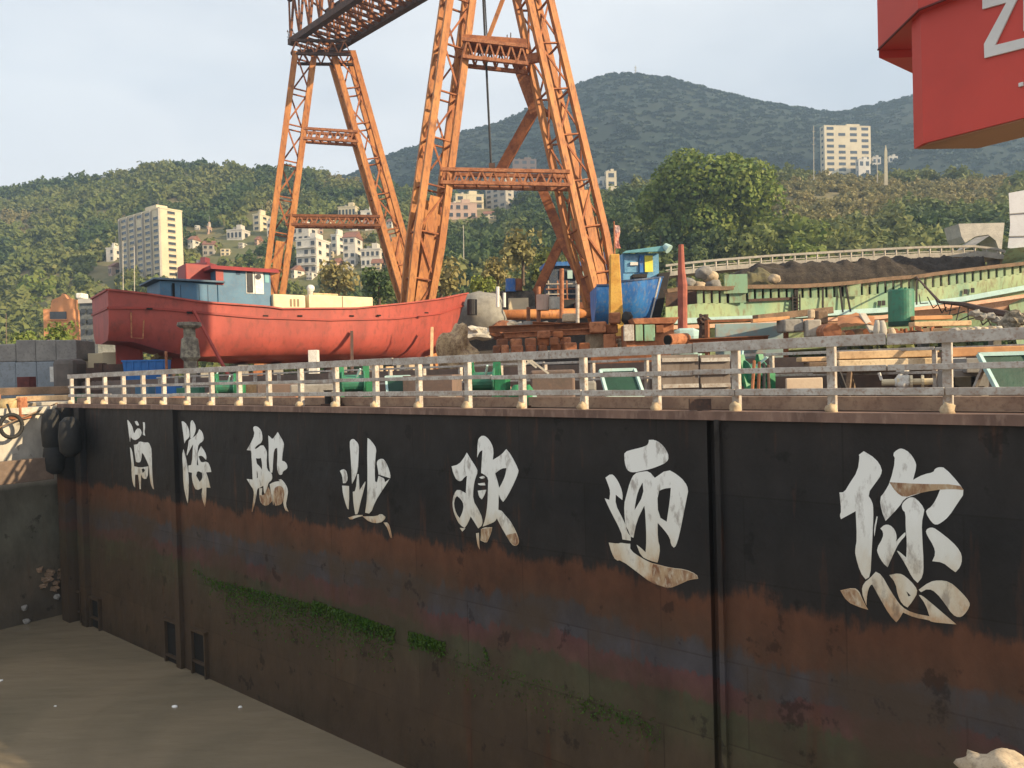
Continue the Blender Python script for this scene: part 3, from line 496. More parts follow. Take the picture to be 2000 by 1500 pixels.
def leg(px0, py0, px1, py1, d, w0, w1, w2, tw, ch):
    sl = (px1-px0)/(py1-py0); ft = gp(px0, py0, sl, d); tp = P(px1, py1, d)
    o = lattice('leg', ft, tp, [(0, w0), (.30, w1), (1, w2)], tw, ch, ORANGE, crane, 9)
    d_, x, y = frame_axes(ft, tp, tw)
    fm = MB()   # broad face plates down the leg's lower half
    for j in (-1, 1): fm.beam(ft+y*j*w0*.45, ft+(tp-ft)*.42+y*j*w1*.48, ch*1.5, .05, y)
    for j in (-1, 1): fm.beam(ft+x*j*w0*.45, ft+(tp-ft)*.36+x*j*w1*.48, .05, ch*1.3, y)
    obj('web_plate', fm, ORANGE, o)
    obj('bogie', MB().box(ft+ZD*-.0, (w0*2.6, 1.2, 1.1), dirs(tw)[:1]+(Vector((-math.sin(tw), math.cos(tw), 0)), ZD)).tube([ft+Vector((-1.1, -.75, -.25)), ft+Vector((-1.1, .75, -.25))], .5, 14).tube([ft+Vector((1.1, -.75, -.25)), ft+Vector((1.1, .75, -.25))], .5, 14), RUST, o)
    return ft, tp
DR, DL = 66.0, 92.0
rl = leg(815, 590, 905, -80, DR, 1.4, 2.3, 2.0, R_(24), .60)
rr = leg(1178, 600, 1023, -80, DR+1, 1.4, 2.4, 2.1, R_(24), .60)
ll = leg(537, 550, 594, 112, DL, 1.6, 2.2, 2.2, R_(20), .68)
lr = leg(778, 500, 668, 112, DL+1, 1.6, 2.2, 2.4, R_(20), .68)
def cross(px0, py0, px1, py1, d, h, m, bays, dep=1.6, nm='cross_beam'):
    a, b = P(px0, py0, d), P(px1, py1, d); d_ = (b-a).normalized(); y = ZD; x = Vector((d_.y, -d_.x, 0)).normalized()
    mb = MB()
    for i in (-1, 1):
        for j in (-1, 1): mb.beam(a+x*i*dep/2+y*j*h/2, b+x*i*dep/2+y*j*h/2, .34, .30)
    o = obj(nm, mb, m, crane); lc = MB(); n = bays
    for i in (-1, 1):
        for k in range(n):
            p, q = a+(b-a)*(k/n), a+(b-a)*((k+.5)/n); r_ = a+(b-a)*((k+1)/n)
            lc.beam(p+x*i*dep/2-y*h/2, q+x*i*dep/2+y*h/2, .18, .14).beam(q+x*i*dep/2+y*h/2, r_+x*i*dep/2-y*h/2, .18, .14)
    for k in range(n+1): lc.beam(a+(b-a)*(k/n)-x*dep/2-y*h/2, a+(b-a)*(k/n)+x*dep/2-y*h/2, .14, .12)
    obj('lacing', lc, RUST_L, o); return o
cross(862, 348, 1112, 353, DR, 1.15, RUST_L, 11); cross(905, 103, 1030, 117, DR, 1.5, RUST_L, 6, 1.9)
obj('walkway_plate', MB().beam(P(905, 83, DR), P(1028, 92, DR), 2.2, .5), ORANGE_D, crane)
cross(594, 264, 702, 271, DL, 1.2, RUST_L, 7); cross(562, 432, 745, 434, DL, 1.1, RUST, 10)
cross(575, 102, 690, 104, DL, 1.6, RUST_D, 5, 3.0, 'head_beam')
# main girder from the far legs' head to the near legs' head
ga, gb = P(608, 92, 95), P(985, -146, 67)
gd = (gb-ga); gl = gd.length; gd.normalize(); gx = Vector((gd.y, -gd.x, 0)).normalized()
ga = ga-gd*.5; gl += 5
lat = MB(); lac = MB(); GW, GH = 2.6, 5.4
for i in (-1, 1):
    for z in (0, GH): lat.beam(ga+gx*i*GW+ZD*z, ga+gd*gl+gx*i*GW+ZD*z, .75 if z == 0 else .5, .75 if z == 0 else .45)
nb = 16
for k in range(nb):
    p, q = ga+gd*(gl*k/nb), ga+gd*(gl*(k+1)/nb); h_ = (p+q)/2
    for i in (-1, 1):
        lac.beam(p+gx*i*GW, h_+gx*i*GW+ZD*GH, .26, .2).beam(h_+gx*i*GW+ZD*GH, q+gx*i*GW, .26, .2).beam(p+gx*i*GW, p+gx*i*GW+ZD*GH, .2, .2)
    lac.beam(p-gx*GW, q+gx*GW, .3, .2).beam(p+gx*GW, p-gx*GW, .34, .3).beam(p-gx*GW+ZD*GH, q+gx*GW+ZD*GH, .2, .18).beam(h_+gx*GW, h_-gx*GW, .2, .2)
go = obj('girder', lat, RUST_D, crane); obj('lacing', lac, RUST, go)  # rust tone kept dark to carry the girder's shaded underside
wk = MB()
for i in (-1,):   # inspection walkway with handrail along the girder
    wk.beam(ga+gx*i*(GW+.8)+ZD*.4, ga+gd*gl+gx*i*(GW+.8)+ZD*.4, 1.0, .08)
    for z in (1.0, 1.5): wk.beam(ga+gx*i*(GW+1.3)+ZD*z, ga+gd*gl+gx*i*(GW+1.3)+ZD*z, .06, .06)
    for k in range(33): wk.beam(ga+gd*(gl*k/32)+gx*i*(GW+1.3)+ZD*.4, ga+gd*(gl*k/32)+gx*i*(GW+1.3)+ZD*1.5, .06, .06)
for k in range(7):
    a = ga-gd*(.2)+gx*(GW*(k/3-1)); wk.beam(a+ZD*.2, a+ZD*(1.8+.5*(k % 2))-gd*(.5+.2*(k % 3)), .07, .07)
for z in (1.0, 1.7): wk.beam(ga-gd*.9+gx*-GW+ZD*z, ga-gd*.9+gx*GW+ZD*z, .07, .07)
obj('walkway', wk, RUST_D, go)
# trolley house on the girder's far end
obj('trolley', MB().box(ga+gd*5+ZD*(GH+.9), (2.6, 3.4, 1.8), (gd, gx, ZD)).box(ga+gd*5+ZD*(GH+2.0), (1.6, 2.2, .6), (gd, gx, ZD)), RUST, crane)
def brace(pts, wd, m=ORANGE_D):
    mb = MB()
    for (a, b) in zip(pts, pts[1:]): mb.beam(a, b, wd, wd*.5, Vector((.2, 1, 0)))
    obj('brace', mb, m, crane)
brace([P(1006, 108, 67), P(1046, 218, 69)], 1.05, RUST_L); brace([P(1043, 216, 69), P(973, 342, 71)], .95, ORANGE_D)
brace([P(1052, 352, 70), P(1099, 468, 68)], .85, ORANGE_D); brace([P(1099, 464, 68), P(1033, 604, 71)], .85, ORANGE_D); brace([P(1096, 468, 68), P(1166, 608, 67)], .7, ORANGE_D)
brace([P(1046, 216, 69), P(1088, 226, 67.5)], .6); brace([P(1099, 466, 68), P(1150, 462, 67)], .55); brace([P(1012, 120, 66.5), P(1052, 112, 66)], .8, RUST_L)
brace([P(993, -30, 66), P(950, 84, 66)], .35, ORANGE)
ft_ = P(1168, 611, 66.5); obj('tie_beam', MB().tube([P(860, 618, 64.6), ft_], .46, 12), ORANGE, crane, True)
obj('hoist_cable', MB().tube([P(941, -60, 66), P(949, 110, 66), P(959, 322, 66)], .10, 6).tube([P(944, -60, 66), P(952, 85, 66)], .06, 5), ROPE, crane)
hk = obj('hook_block', MB().box(P(961, 327, 66), (.55, .4, .7)).tube([P(961, 335, 66), P(963, 341, 66), P(967, 341, 66), P(968, 336, 66)], .08, 6), RUST_D, crane)
for k, px in enumerate((990, 997)): obj('aerial', MB().tube([P(px, 88, 66), P(px+.5, 68-4*k, 66)], .05, 5), RUST_D, crane)

# ------------------------------------------------------------------ red fishing boat on blocks
BA = Vector((.788, .6157, 0)); BN = Vector((.6157, -.788, 0)); LB = 26.7
B0 = Vector((-22.7, 42, 0)); HB = 2.9
boat = thing('fishing_boat', 'red hulled wooden fishing boat with blue wheelhouse standing on blocks', 'fishing boat', B0-BN*HB+BA*LB*.5+ZD*1.9)
SHEER = [(150, 569), (190, 567), (222, 566), (300, 575), (400, 590), (500, 597), (530, 599), (555, 603), (700, 602), (800, 592), (870, 583), (915, 573)]
RUB = [(150, 605), (222, 601), (300, 602), (370, 608), (500, 620), (650, 625), (780, 622), (870, 612), (915, 598)]
BIL = [(150, 664), (222, 664), (270, 667), (310, 680), (360, 692), (400, 696), (500, 693), (650, 691), (800, 687), (850, 682), (915, 664)]
def hb(s): return HB*(.93+.07*min(1, s/.2)) if s < .55 else HB*max(0, 1-((s-.55)/.45)**2.3)
def zrow(tab, q):
    px = 1000+FPX*q.x/q.y; return zpix(px, lerp(tab, px), q.y)
NS = 40; secs = []
for k in range(NS+1):
    s = k/NS; c = B0-BN*HB+BA*(LB*s); h = hb(s); q = c+BN*h
    zs, zr, zb = zrow(SHEER, q), zrow(RUB, q), zrow(BIL, q)
    zk = min(zb-.12, 2.0) if s > .17 else zb-.12
    if s > .17: zk = zb-.12+(max(1.95, zb-.75)-zb+.12)*min(1, (s-.17)/.12)
    f = max(0, (s-.6)/.4)
    pr = [(zs, 1.0+.0*f), (zr, .985-.10*f), (zr*.55+zb*.45, .97-.26*f), (zr*.22+zb*.78, .90-.38*f), (zb, .74-.40*f), (zb*.5+zk*.5, .40-.2*f), (zk, .05)]
    sec = []
    for z, r in pr:
        hgt = (z-zk)/(zs-zk); sh = -(1-hgt)*2.1*max(0, (s-.55)/.45)**2.5+(1-hgt)*0
        sec.append((c+BA*sh, max(h*r, .06 if z < zs else .03), z))
    secs.append(sec)
rows = [[Vector((p.x, p.y, z))+BN*r for p, r, z in sec]+[Vector((p.x, p.y, z))-BN*r for p, r, z in reversed(sec)] for sec in secs]
hm = MB().grid(rows); hm.add(rows[0], [tuple(range(len(rows[0])))])
obj('hull', hm, HULLRED, boat, True)
bo = boat.children[0]
md = bo.modifiers.new('edges', 'EDGE_SPLIT'); md.split_angle = R_(38)
obj('deck', MB().grid([[Vector((s[1][0].x, s[1][0].y, s[0][2]*.45+s[1][2]*.55))+BN*(s[1][1]*.97*j) for j in (-1, -.5, 0, .5, 1)] for s in secs]), TIMBER_D, boat)
def strip(tab, wd, m, nm, i, out=.05):
    mb = MB()
    for sd_ in (1, -1):
        pts = [Vector((s[i][0].x, s[i][0].y, s[i][2]))+BN*sd_*(s[i][1]+out*.4) for s in secs]
        for a, b_ in zip(pts, pts[1:]): mb.beam(a, b_, out*2, wd)
    mb.beam(pts[0], Vector((secs[0][i][0].x, secs[0][i][0].y, secs[0][i][2]))+BN*secs[0][i][1], out*2, wd)
    obj(nm, mb, m, boat)
HULLDARK = M('dark_red_rubbing_strake', (.30, .045, .032), (.24, .04, .03), sc=1, rough=.6)
strip(RUB, .13, HULLDARK, 'rubbing_strake', 1, .07); strip(SHEER, .10, HULLRED, 'cap_rail', 0, .10)
def bp(px, py, inset=0.0):
    d = ray(px, py); o = B0-BN*inset; t = (o-CAM).dot(BN)/d.dot(BN); return CAM+d*t
def bbox(nm, px0, px1, pyt, pyb, inset, wd, m, par, bevel=0):
    a, b = bp(px0, pyt, inset), bp(px1, pyt, inset); zt = (a.z+b.z)/2; zb = bp((px0+px1)/2, pyb, inset).z
    ln = (b-a).dot(BA); c = (a+b)/2-BN*wd/2; c.z = (zt+zb)/2
    return obj(nm, MB().box(c, (ln, wd, zt-zb), (BA, BN, ZD)), m, par, bevel=bevel)
wh = bbox('wheelhouse', 424, 528, 526, 612, .8, 3.4, BLUEP, boat, .03)
a, b = bp(412, 521, .45), bp(546, 524, .45); zt = a.z
obj('roof', MB().hexa([Vector((*(p-BN*o).xy, z)) for z, pts in ((zt-.12, ((a, 0), (b, 0), (b, 4.1), (a, 4.1))), (zt+.14, ((a, .2), (b, .2), (b, 3.9), (a, 3.9)))) for p, o in pts]), REDROOF, wh, bevel=.03)
ah = bbox('deckhouse', 312, 424, 551, 612, .8, 3.4, BLUEP, boat, .03)
a, b = bp(300, 547, .5), bp(440, 547, .5)
obj('roof', MB().box((a+b)/2-BN*2.0, ((b-a).dot(BA), 4.0, .12), (BA, BN, ZD)), M('grey_blue_roof', (.10, .15, .20), (.08, .12, .16), sc=1), ah, bevel=.02)
bbox('funnel_casing', 362, 418, 516, 552, 2.2, 2.0, REDROOF, boat, .05)
bbox('side_board', 421, 436, 524, 556, .74, .06, REDROOF, wh)
win = bbox('window', 480, 496, 529, 573, .77, .10, WHITE, wh); bbox('pane', 482.5, 493.5, 531, 571, .71, .05, GLASS, win)
door = bbox('door', 497.5, 514, 530, 574, .76, .08, WHITE, wh)
c = bp(505, 540, .70); obj('emblem', MB().tube([c+BN*.0, c+BN*.03], .17, 16).tube([c+BN*.03, c+BN*.05], .09, 10), M('emblem_black', (.05, .05, .06), rough=.6), door)
bbox('corner_window', 517, 525, 533, 552, .77, .08, TEAL, wh)
bbox('sign_plate', 461, 469, 527.5, 536, .77, .05, M('plate_dark_blue', (.03, .06, .11)), wh)
for px in (334, 352, 388, 405): bbox('panel_seam', px, px+1.2, 556, 590, .785, .03, M('plate_dark_blue', (.03, .06, .11)), ah)
bbox('doorway', 336, 341, 553, 592, .78, .06, M('dark_opening', (.010, .009, .008)), ah)
h1 = bbox('hatch_cover', 533, 597, 575, 612, .5, 4.6, M('beige_tarpaulin', (.66, .55, .36), (.58, .48, .31), sc=2, rough=.8), boat, .12)
for k in range(3): bbox('stencil_mark', 566+k*7, 570+k*7, 584, 599, .49, .03, M('stencil_brown', (.22, .16, .10)), h1)
h2 = bbox('hatch_cover', 603, 728, 578, 614, .5, 4.6, M('beige_tarpaulin', (.66, .55, .36)), boat, .05)
bbox('batten', 668, 669.5, 579, 603, .48, .03, M('stencil_brown', (.22, .16, .10)), h2); bbox('top_board', 612, 660, 573, 578, 1.2, 3.0, TIMBER, h2)
c = bp(606, 572, 1.4); obj('vent_cowl', MB().tube([c-ZD*.7, c+ZD*.1, c+ZD*.25+BN*.06], [.2, .2, .28], 12).blob(c+ZD*.3+BN*.08, .28, .26, .26, 3, .05), WHITE, boat, True)
for px, py in ((292, 603), (370, 610), (372, 611), (443, 616), (519, 617), (586, 617), (687, 617), (740, 616), (833, 611)):
    c = bp(px, py, 0.0)
    obj('scupper', MB().box(c+ZD*.0+BN*.005, (.32, .05, .10), (BA, BN, ZD)), M('dark_opening', (.010, .009, .008)), boat)
sk = bp(255, 690, 2.9)
obj('rudder', MB().box(B0-BN*HB+BA*1.5+ZD*((zpix(240, 668, 44)+1.75)/2), (1.5, .14, zpix(240, 668, 44)-1.75), (BA, BN, ZD)).tube([B0-BN*HB+BA*2.1+ZD*1.8, B0-BN*HB+BA*2.1+ZD*3.4], .1, 8), HULLDARK, boat, bevel=.03)
pr = MB(); pc = B0-BN*HB+BA*3.0+ZD*2.35; pr.tube([pc-BA*.3, pc+BA*.9], .14, 10)
for k in range(4):
    a_ = k*math.pi/2+.4; r1 = BN*math.cos(a_)+ZD*math.sin(a_); pr.beam(pc+r1*.1, pc+r1*.62, .3, .05, BA+r1.cross(BA)*.5)
obj('propeller', pr, M('bronze', (.42, .32, .16), (.3, .22, .12), rough=.4, metal=.6), boat)
obj('skeg', MB().box(B0-BN*HB+BA*3.1+ZD*1.82, (4.5, .22, .22), (BA, BN, ZD)).box(B0-BN*HB+BA*4.6+ZD*2.4, (1.7, .2, 1.2), (BA, BN, ZD)), HULLDARK, boat)
obj('trunk_frame', MB().tube([bp(256, 610, .1), bp(257, 660, .1), bp(279, 661, .1), bp(281, 625, .1)], .045, 6), RUST_L, boat)
for k in range(9):
    c = B0-BN*HB+BA*(3.4+k*2.35); g_ = yard_z(c.x, c.y)
    tp = 1.72 if k < 2 else secs[min(NS, int((3.4+k*2.35)/LB*NS))][6][2]-.01
    single('keel_block', MB().box(Vector((c.x, c.y, (g_+tp)/2-.1)), (.7, 1.5, tp-g_+.2), (BA, BN, ZD)), CONC, 'grey concrete keel block under the red fishing boat', 'keel block', 'keel blocks under the red boat', bevel=.04)
def prop(px0, py0, px1, d1, r, m, label, nm='prop', ins=-.1):
    a = bp(px0, py0, ins); b = P(px1, 700, d1); b.z = yard_z(b.x, b.y)
    single(nm, MB().beam(b, a, r*2, r*2), m, label, 'prop')
prop(378, 607, 447, 42.5, .07, HULLDARK, 'dark red timber shore leaning against the boat at the stern quarter')  # bar put in for the slanting shadow edge across the hull
prop(687, 648, 687, 48.2, .10, RUST_D, 'dark upright prop under the middle of the red hull')
prop(844, 640, 842, 53, .10, TIMBER, 'pale upright prop by the bow of the red hull')
c = P(613, 700, 44.5); g_ = yard_z(c.x, c.y)
single('pillar', MB().box(Vector((c.x, c.y, (g_+2.55)/2)), (.55, .5, 2.55-g_)), WHITE, 'short white pillar standing under the red boat amidships', 'pillar', bevel=.02)
c = P(372, 705, 39.5); g_ = yard_z(c.x, c.y); z1 = zpix(372, 641, 39.5); c.z = g_
single('stand', MB().tube([c, c+ZD*(z1-g_)*.35, c+ZD*(z1-g_)*.42, c+ZD*(z1-g_)*.78, c+ZD*(z1-g_)*.82, c+ZD*(z1-g_)], [.36, .33, .5, .42, .30, .30], 14).tube([c+ZD*(z1-g_), c+ZD*(z1-g_+.12), c+ZD*(z1-g_+.3)], [.45, .62, .58], 14), M('grimy_bollard', (.13, .11, .09), (.30, .27, .2), (.05, .04, .035), sc=3, rough=.9, fine=3), 'grimy mushroom headed bollard post in front of the boat stern', 'bollard', smooth=False)
for k, (px, sz, m_) in enumerate(((330, .5, RUST_D), (455, .45, TIMBER_D), (520, .35, RUST), (640, .4, RUST_D), (735, .45, STONE), (760, .3, TIMBER), (800, .4, STONE), (820, .3, RUST_L))):
    c = P(px, 700, dep_u(px, 31.5)); g_ = yard_z(c.x, c.y)
    single('offcut', MB().box(Vector((c.x, c.y, g_+sz*.6)), (sz*1.6, sz, sz*1.2), (*dirs(k*.7)[:1], Vector((-math.sin(k*.7), math.cos(k*.7), 0)), ZD)), m_, 'small offcut block lying on the ground below the red boat', 'block', 'offcuts on the ground below the red boat', bevel=.03)

# ------------------------------------------------------------------ boxes placed by what they cover
def pbox(nm, px0, px1, pyt, pyb, d, thick, yaw, m, label, cat, group=None, bevel=.02, ground=False, par=None):
    x, fr = dirs(yaw); y = -fr; w_ = (px1-px0)/FPX*d/max(.5, abs(math.cos(yaw))); c = P((px0+px1)/2, pyt, d); zt = c.z; zb = P((px0+px1)/2, pyb, d).z
    if ground: zb = yard_z(c.x, c.y)
    c = c+y*thick/2; c.z = (zt+zb)/2
    mb = MB().box(c, (w_, thick, zt-zb), (x, y, ZD))
    if par is not None or label is None: return obj(nm, mb, m, par, bevel=bevel)
    return single(nm, mb, m, label, cat, group, bevel=bevel)
def ground(px, d, z=None):
    c = P(px, 700, d); c.z = yard_z(c.x, c.y) if z is None else z; return c
# left quay: concrete blocks and odds and ends
for px0, px1, t_, b_, m_, lb in ((-8, 29, 707, 779, CONC_B, 'blue grey concrete block at the left edge, bottom of the stack'), (30.5, 70, 707, 779, CONC_B, 'smooth pale blue concrete block, second along the bottom row of the stack'), (72, 115, 706, 779, CONC_B, 'pale blue concrete block with a white patch at the right end of the bottom row'),
                          (-8, 29.5, 672, 706.8, CONC, 'lower grey concrete block at the left end of the top row'), (31, 68, 664, 706.8, CONC, 'streaked grey concrete block, second in the top row'), (69.5, 108, 664, 705.8, CONC, 'grey concrete block, third in the top row of the stack'), (109.5, 148, 664, 704, CONC, 'grey concrete block at the right end of the top row')):
    pbox('concrete_block', px0, px1, t_, b_, 46, 2.4, R_(4), m_, lb, 'concrete block', 'concrete blocks stacked on the left quay', .06)
single('tank', MB().box(P(138, 740, 44.9), (1.35, 1.6, 2.4)), M('brown_grey_tank', (.14, .115, .10), (.10, .085, .075), sc=1), 'brown grey rounded tank beside the concrete blocks on the left quay', 'tank', bevel=.3)
pbox('notice_board', 97, 116, 716, 746, 44.8, .1, R_(4), WHITE, 'white patched board leaning on the pale blue concrete block', 'board')
pbox('crate', 33, 56, 736, 762, 41, .7, R_(4), M('dark_red_crate', (.12, .03, .025), (.08, .02, .02), sc=3), 'small dark red crate in front of the concrete blocks', 'crate')
for i, (px0, px1, t_, b_, m_, lb) in enumerate(((-10, 128, 756, 771, TIMBER_D, 'long brown timber baulk along the left quay edge'), (35, 126, 773, 783, TIMBER, 'pale sawn timber lying below the brown baulk on the left quay'), (60, 126, 785, 792, CONC_L, 'pale concrete sill under the sawn timber on the left quay'))):
    pbox('baulk', px0, px1, t_, b_, 36.5-i*.7, .7, R_(8), m_, lb, 'timber')
t_ = thing('mooring_winch', 'small ochre mooring winch with drum at the left edge of the quay', 'winch', P(20, 800, 33.2))
c = P(18, 792, 33.4); obj('drum', MB().tube([c-Vector((.5, 0, 0)), c+Vector((.5, 0, 0))], .33, 14), M('ochre_rope', (.45, .34, .17), (.32, .22, .1), sc=6, bump=.6), t_, True)
obj('frame', MB().beam(c+Vector((-.6, 0, -.6)), c+Vector((-.6, 0, .5)), .12, .5).beam(c+Vector((.6, 0, -.6)), c+Vector((.6, 0, .35)), .12, .5).box(c+Vector((0, 0, -.55)), (1.6, .8, .12)), RUST_L, t_); obj('brake_wheel', MB().tube([c+Vector((-.75, 0, .35)), c+Vector((-.66, 0, .35))], .36, 14), BLACKS, t_)
# coil / ring hung over the quay edge
rg = MB(); v_, z_ = None, None
rc = P(22, 832, 32.5); ring = [rc+UD*(.42*math.cos(a))*1.0+ZD*(.5*math.sin(a)) for a in np.linspace(0, 2*math.pi, 25)[:-1]]
rg.tube(ring+[ring[0]], .085, 8, False); rg.tube([ring[6]+ZD*.0, ring[6]+ZD*.45+VD*.4], .05, 6)
single('tyre_fender', rg, BLACKR, 'black tyre ring hanging over the pale quay edge at the left', 'tyre fender', smooth=True)
hp = MB(); pts = [P(-6, 838, 32.0), P(30, 822, 32.6), P(70, 806, 33.6), P(112, 788, 34.8)]
single('hand_line', hp.tube([p+Vector((0, 0, .02)) for p in pts], .035, 6), TIMBER_D, 'slack brown rope running along the lip of the left quay', 'rope')
for i, (px, py, h_, lb) in enumerate(((137, 838, 1.9, 'tall black rubber fender hanging at the left corner of the gate'), (172, 850, 1.7, 'black rubber fender bulging to the right of the corner fender'), (140, 893, 1.35, 'lowest black rubber fender, under the corner fender'))):
    v, z = wall(px, py); c = UV(U0-.72, v, z)
    single('rubber_fender', MB().tube([c+ZD*h_/2, c+ZD*h_*.36, c, c-ZD*h_*.36, c-ZD*h_/2], [.18, .40, .46, .42, .2], 16), BLACKR, lb, 'fender', 'rubber fenders at the gate corner', smooth=True)
pbox('quay_fender_beam', -20, 70, 900, 945, 31.8, .3, R_(51), M('brown_fender_beam', (.17, .12, .09), (.12, .085, .065), sc=2), 'brown fender beam on the pale face of the left quay', 'fender')
# yard behind: left part
pbox('shed', 150, 228, 690, 760, 50, 3, R_(30), BEIGE, 'low beige shed wall behind the brown crates at the left', 'shed', ground=True)
pbox('carton', 174, 201, 690, 712, 47, 1, R_(20), CREAM, 'square cream carton with faint marks left of the boat rudder', 'carton', ground=True)
pbox('carton', 202, 227, 688, 712, 46.6, 1, R_(20), CREAM, 'cream carton right next to the rudder of the red boat', 'carton', ground=True)
for i, (a_, b_, t_) in enumerate(((170, 202, 718), (184, 199, 709), (204, 243, 711))):
    pbox('crate', a_, b_, t_, 760, 44-i*.4, 1, R_(15), RUST_D, ('low brown crate left of the blue skip, first in its row', 'small brown crate perched behind the low crates', 'brown crate touching the blue skip')[i], 'crate', 'brown crates beside the blue skip', ground=True)
sk_ = thing('skip', 'bright blue steel skip below the stern of the red boat', 'skip', ground(281, 43))
x_, f_ = dirs(R_(12)); c = P(281, 703, 43); zt = c.z; zb = yard_z(c.x, c.y)
sb = MB().hexa([Vector((*(c+x_*sx*(1.0 if z else .9)-f_*sy).xy, (zt if z else zb))) for z in (0, 1) for sx, sy in ((-1.17, 0), (1.17, 0), (1.17, 1.4), (-1.17, 1.4))])
obj('body', sb, BLUEC, sk_, bevel=.03)
rb = MB()
for k in range(6): rb.box(c+x_*(-1.0+k*.4)+f_*.03-ZD*(zt-zb)*.45, (.07, .06, (zt-zb)*.8), (x_, -f_, ZD))
rb.box(c+f_*.02-ZD*.04, (2.4, .1, .09), (x_, -f_, ZD)); obj('rib', rb, BLUEC, sk_)
pbox('post', 321, 325, 686, 740, 42.5, .14, 0, RUST_L, 'short orange brown post right of the blue skip', 'post', ground=True)
tw = thing('dock_tower', 'narrow dark grey block tower left of the red boat stern', 'tower', ground(170, 62))
pbox('wall', 153, 190, 592, 700, 62, 2.5, R_(-8), M('dark_block_tower', (.16, .17, .17), (.10, .11, .11), (.30, .3, .28), sc=1.6, fine=4, rough=.9), None, None, par=tw, ground=True)
for i in range(4):
    for k in range(2): pbox('window', 158+k*14, 167+k*14, 603+i*20, 612+i*20, 61.9, .1, R_(-8), GLASS, None, None, par=tw, bevel=0)
pbox('parapet', 150, 192, 583, 592, 61.8, 2.8, R_(-8), WHITER, None, None, par=tw); pbox('tank', 147, 160, 572, 583, 62, 1, 0, WHITE, None, None, par=tw, bevel=.1)
# ------------------------------------------------------------------ green ship on the right
DGL, DGR = 41.5, 46.5
ship = thing('green_ship', 'long pale green wooden ship hull with slotted bulwark at the right', 'ship', ground(1650, 44))
CAP = [(1300, 569), (1340, 563), (1415, 564), (1460, 561), (1555, 560), (1625, 556), (1660, 553), (1732, 545), (1790, 541), (1820, 536), (1935, 522), (2000, 515), (2120, 500)]
SLB = [(1300, 600), (1370, 592), (1420, 592), (1470, 586), (1550, 582), (1625, 581), (1662, 578), (1725, 573), (1832, 560), (1925, 546), (2000, 532), (2120, 512)]
STP = [(1300, 628), (1500, 620), (1630, 611), (1735, 605), (1782, 596), (1875, 585), (2000, 562), (2120, 540)]
STB = [(1300, 640), (1500, 632), (1630, 623), (1735, 619), (1782, 603), (1875, 596), (2000, 578), (2120, 560)]
def gd_(px): return DGL+(DGR-DGL)*(px-1300)/700
def gP(tab, px, back=0.0): return P(px, lerp(tab, px), gd_(px)+back)
XS = list(range(1300, 2121, 20))
def sheet(nm, tabs, m, par, backs):
    mb = MB(); mb.grid([[gP(t_, px, b_) for px in XS] for t_, b_ in zip(tabs, backs)]); return obj(nm, mb, m, par, True)
BOT = [(1300, 690), (1600, 670), (1800, 640), (2000, 625), (2120, 610)]
hull = MB()
hr = [[gP(SLB, px) for px in XS], [gP(STP, px, .1) for px in XS], [gP(STB, px, .5) for px in XS], [gP(BOT, px, 1.6)-ZD*.3 for px in XS], [gP(BOT, px, 5.0)-ZD*.5 for px in XS], [gP(STB, px, 7.5) for px in XS], [gP(SLB, px, 8.5) for px in XS]]
hull.grid(hr); hull.add([r[0] for r in hr], [tuple(range(len(hr)))]); hull.add([r[-1] for r in hr], [tuple(range(len(hr)))])
obj('hull', hull, GREENH, ship, True)
md = ship.children[0].modifiers.new('edges', 'EDGE_SPLIT'); md.split_angle = R_(35)
def runstrip(nm, tab, wd, dp, m, out=.06):
    mb = MB(); pts = [gP(tab, px, -out) for px in XS]
    for a, b in zip(pts, pts[1:]): mb.beam(a, b, dp, wd)
    return obj(nm, mb, m, ship)
runstrip('cap_rail', CAP, .22, .5, TIMBER_D); runstrip('rubbing_strake', STP, .30, .16, CYANP); runstrip('lower_strake', STB, .22, .12, PEACH)
bt = MB(); bt.grid([[gP(STB, px, .42) for px in XS[9:]], [gP(BOT, px, 1.5) for px in XS[9:]]]); obj('bottom_planking', bt, PEACH, ship)
dk = MB(); dk.grid([[gP(SLB, px, b_)-ZD*.25 for px in XS] for b_ in (.05, 8.4)]); obj('deck', dk, RUST_D, ship)
inn = MB(); inn.grid([[gP(CAP, px, 8.4) for px in XS], [gP(SLB, px, 8.4) for px in XS]]); obj('far_bulwark', inn, RUST_D, ship)
px = 1362
while px < 2100:   # bulwark stanchions with dark gaps between
    wide = px in range(1424, 1446) or px in range(1626, 1650) or px in range(1786, 1806)
    w_ = 32 if wide else 10.5
    a, b = gP(CAP, px), gP(SLB, px); wm_ = w_/FPX*gd_(px)
    obj('bulwark_panel' if wide else 'stanchion', MB().box((a+b)/2+Vector((wm_/2, .08 if not wide else -.02, 0)), (wm_, .12, (a-b).z+.02), None), GREENH, ship)
    px += w_+ (5.0 if not wide else 6)
a, b = gP(CAP, 1440, -.12), gP(STP, 1440, -.12); obj('gangway_door', MB().box(P(1437, 553, 42.2), (1.3, .14, 1.0)).box(P(1436, 567, 42.2), (1.35, .16, .35)), GREENH, ship)
for px, dy in ((1553, 0), (1557, 0), (1607, 0), (1640, 2), (1652, 3), (1790, 0)):
    a, b = gP(CAP, px, -.14)-ZD*.1, gP(STP, px+dy*3, -.14); obj('seam_batten', MB().beam(a, b, .10, .06, Vector((0, 1, 0))), BLACKS, ship)
lad = MB(); l0, l1 = gP(SLB, 1555, -.3), gP(STP, 1555, -.3)
for s_ in (-.22, .22): lad.beam(l0+Vector((s_, 0, .2)), l1+Vector((s_, 0, -.1)), .06, .06)
for k in range(6): q = l0+(l1-l0)*(k/5); lad.beam(q-Vector((.22, 0, 0)), q+Vector((.22, 0, 0)), .05, .05)
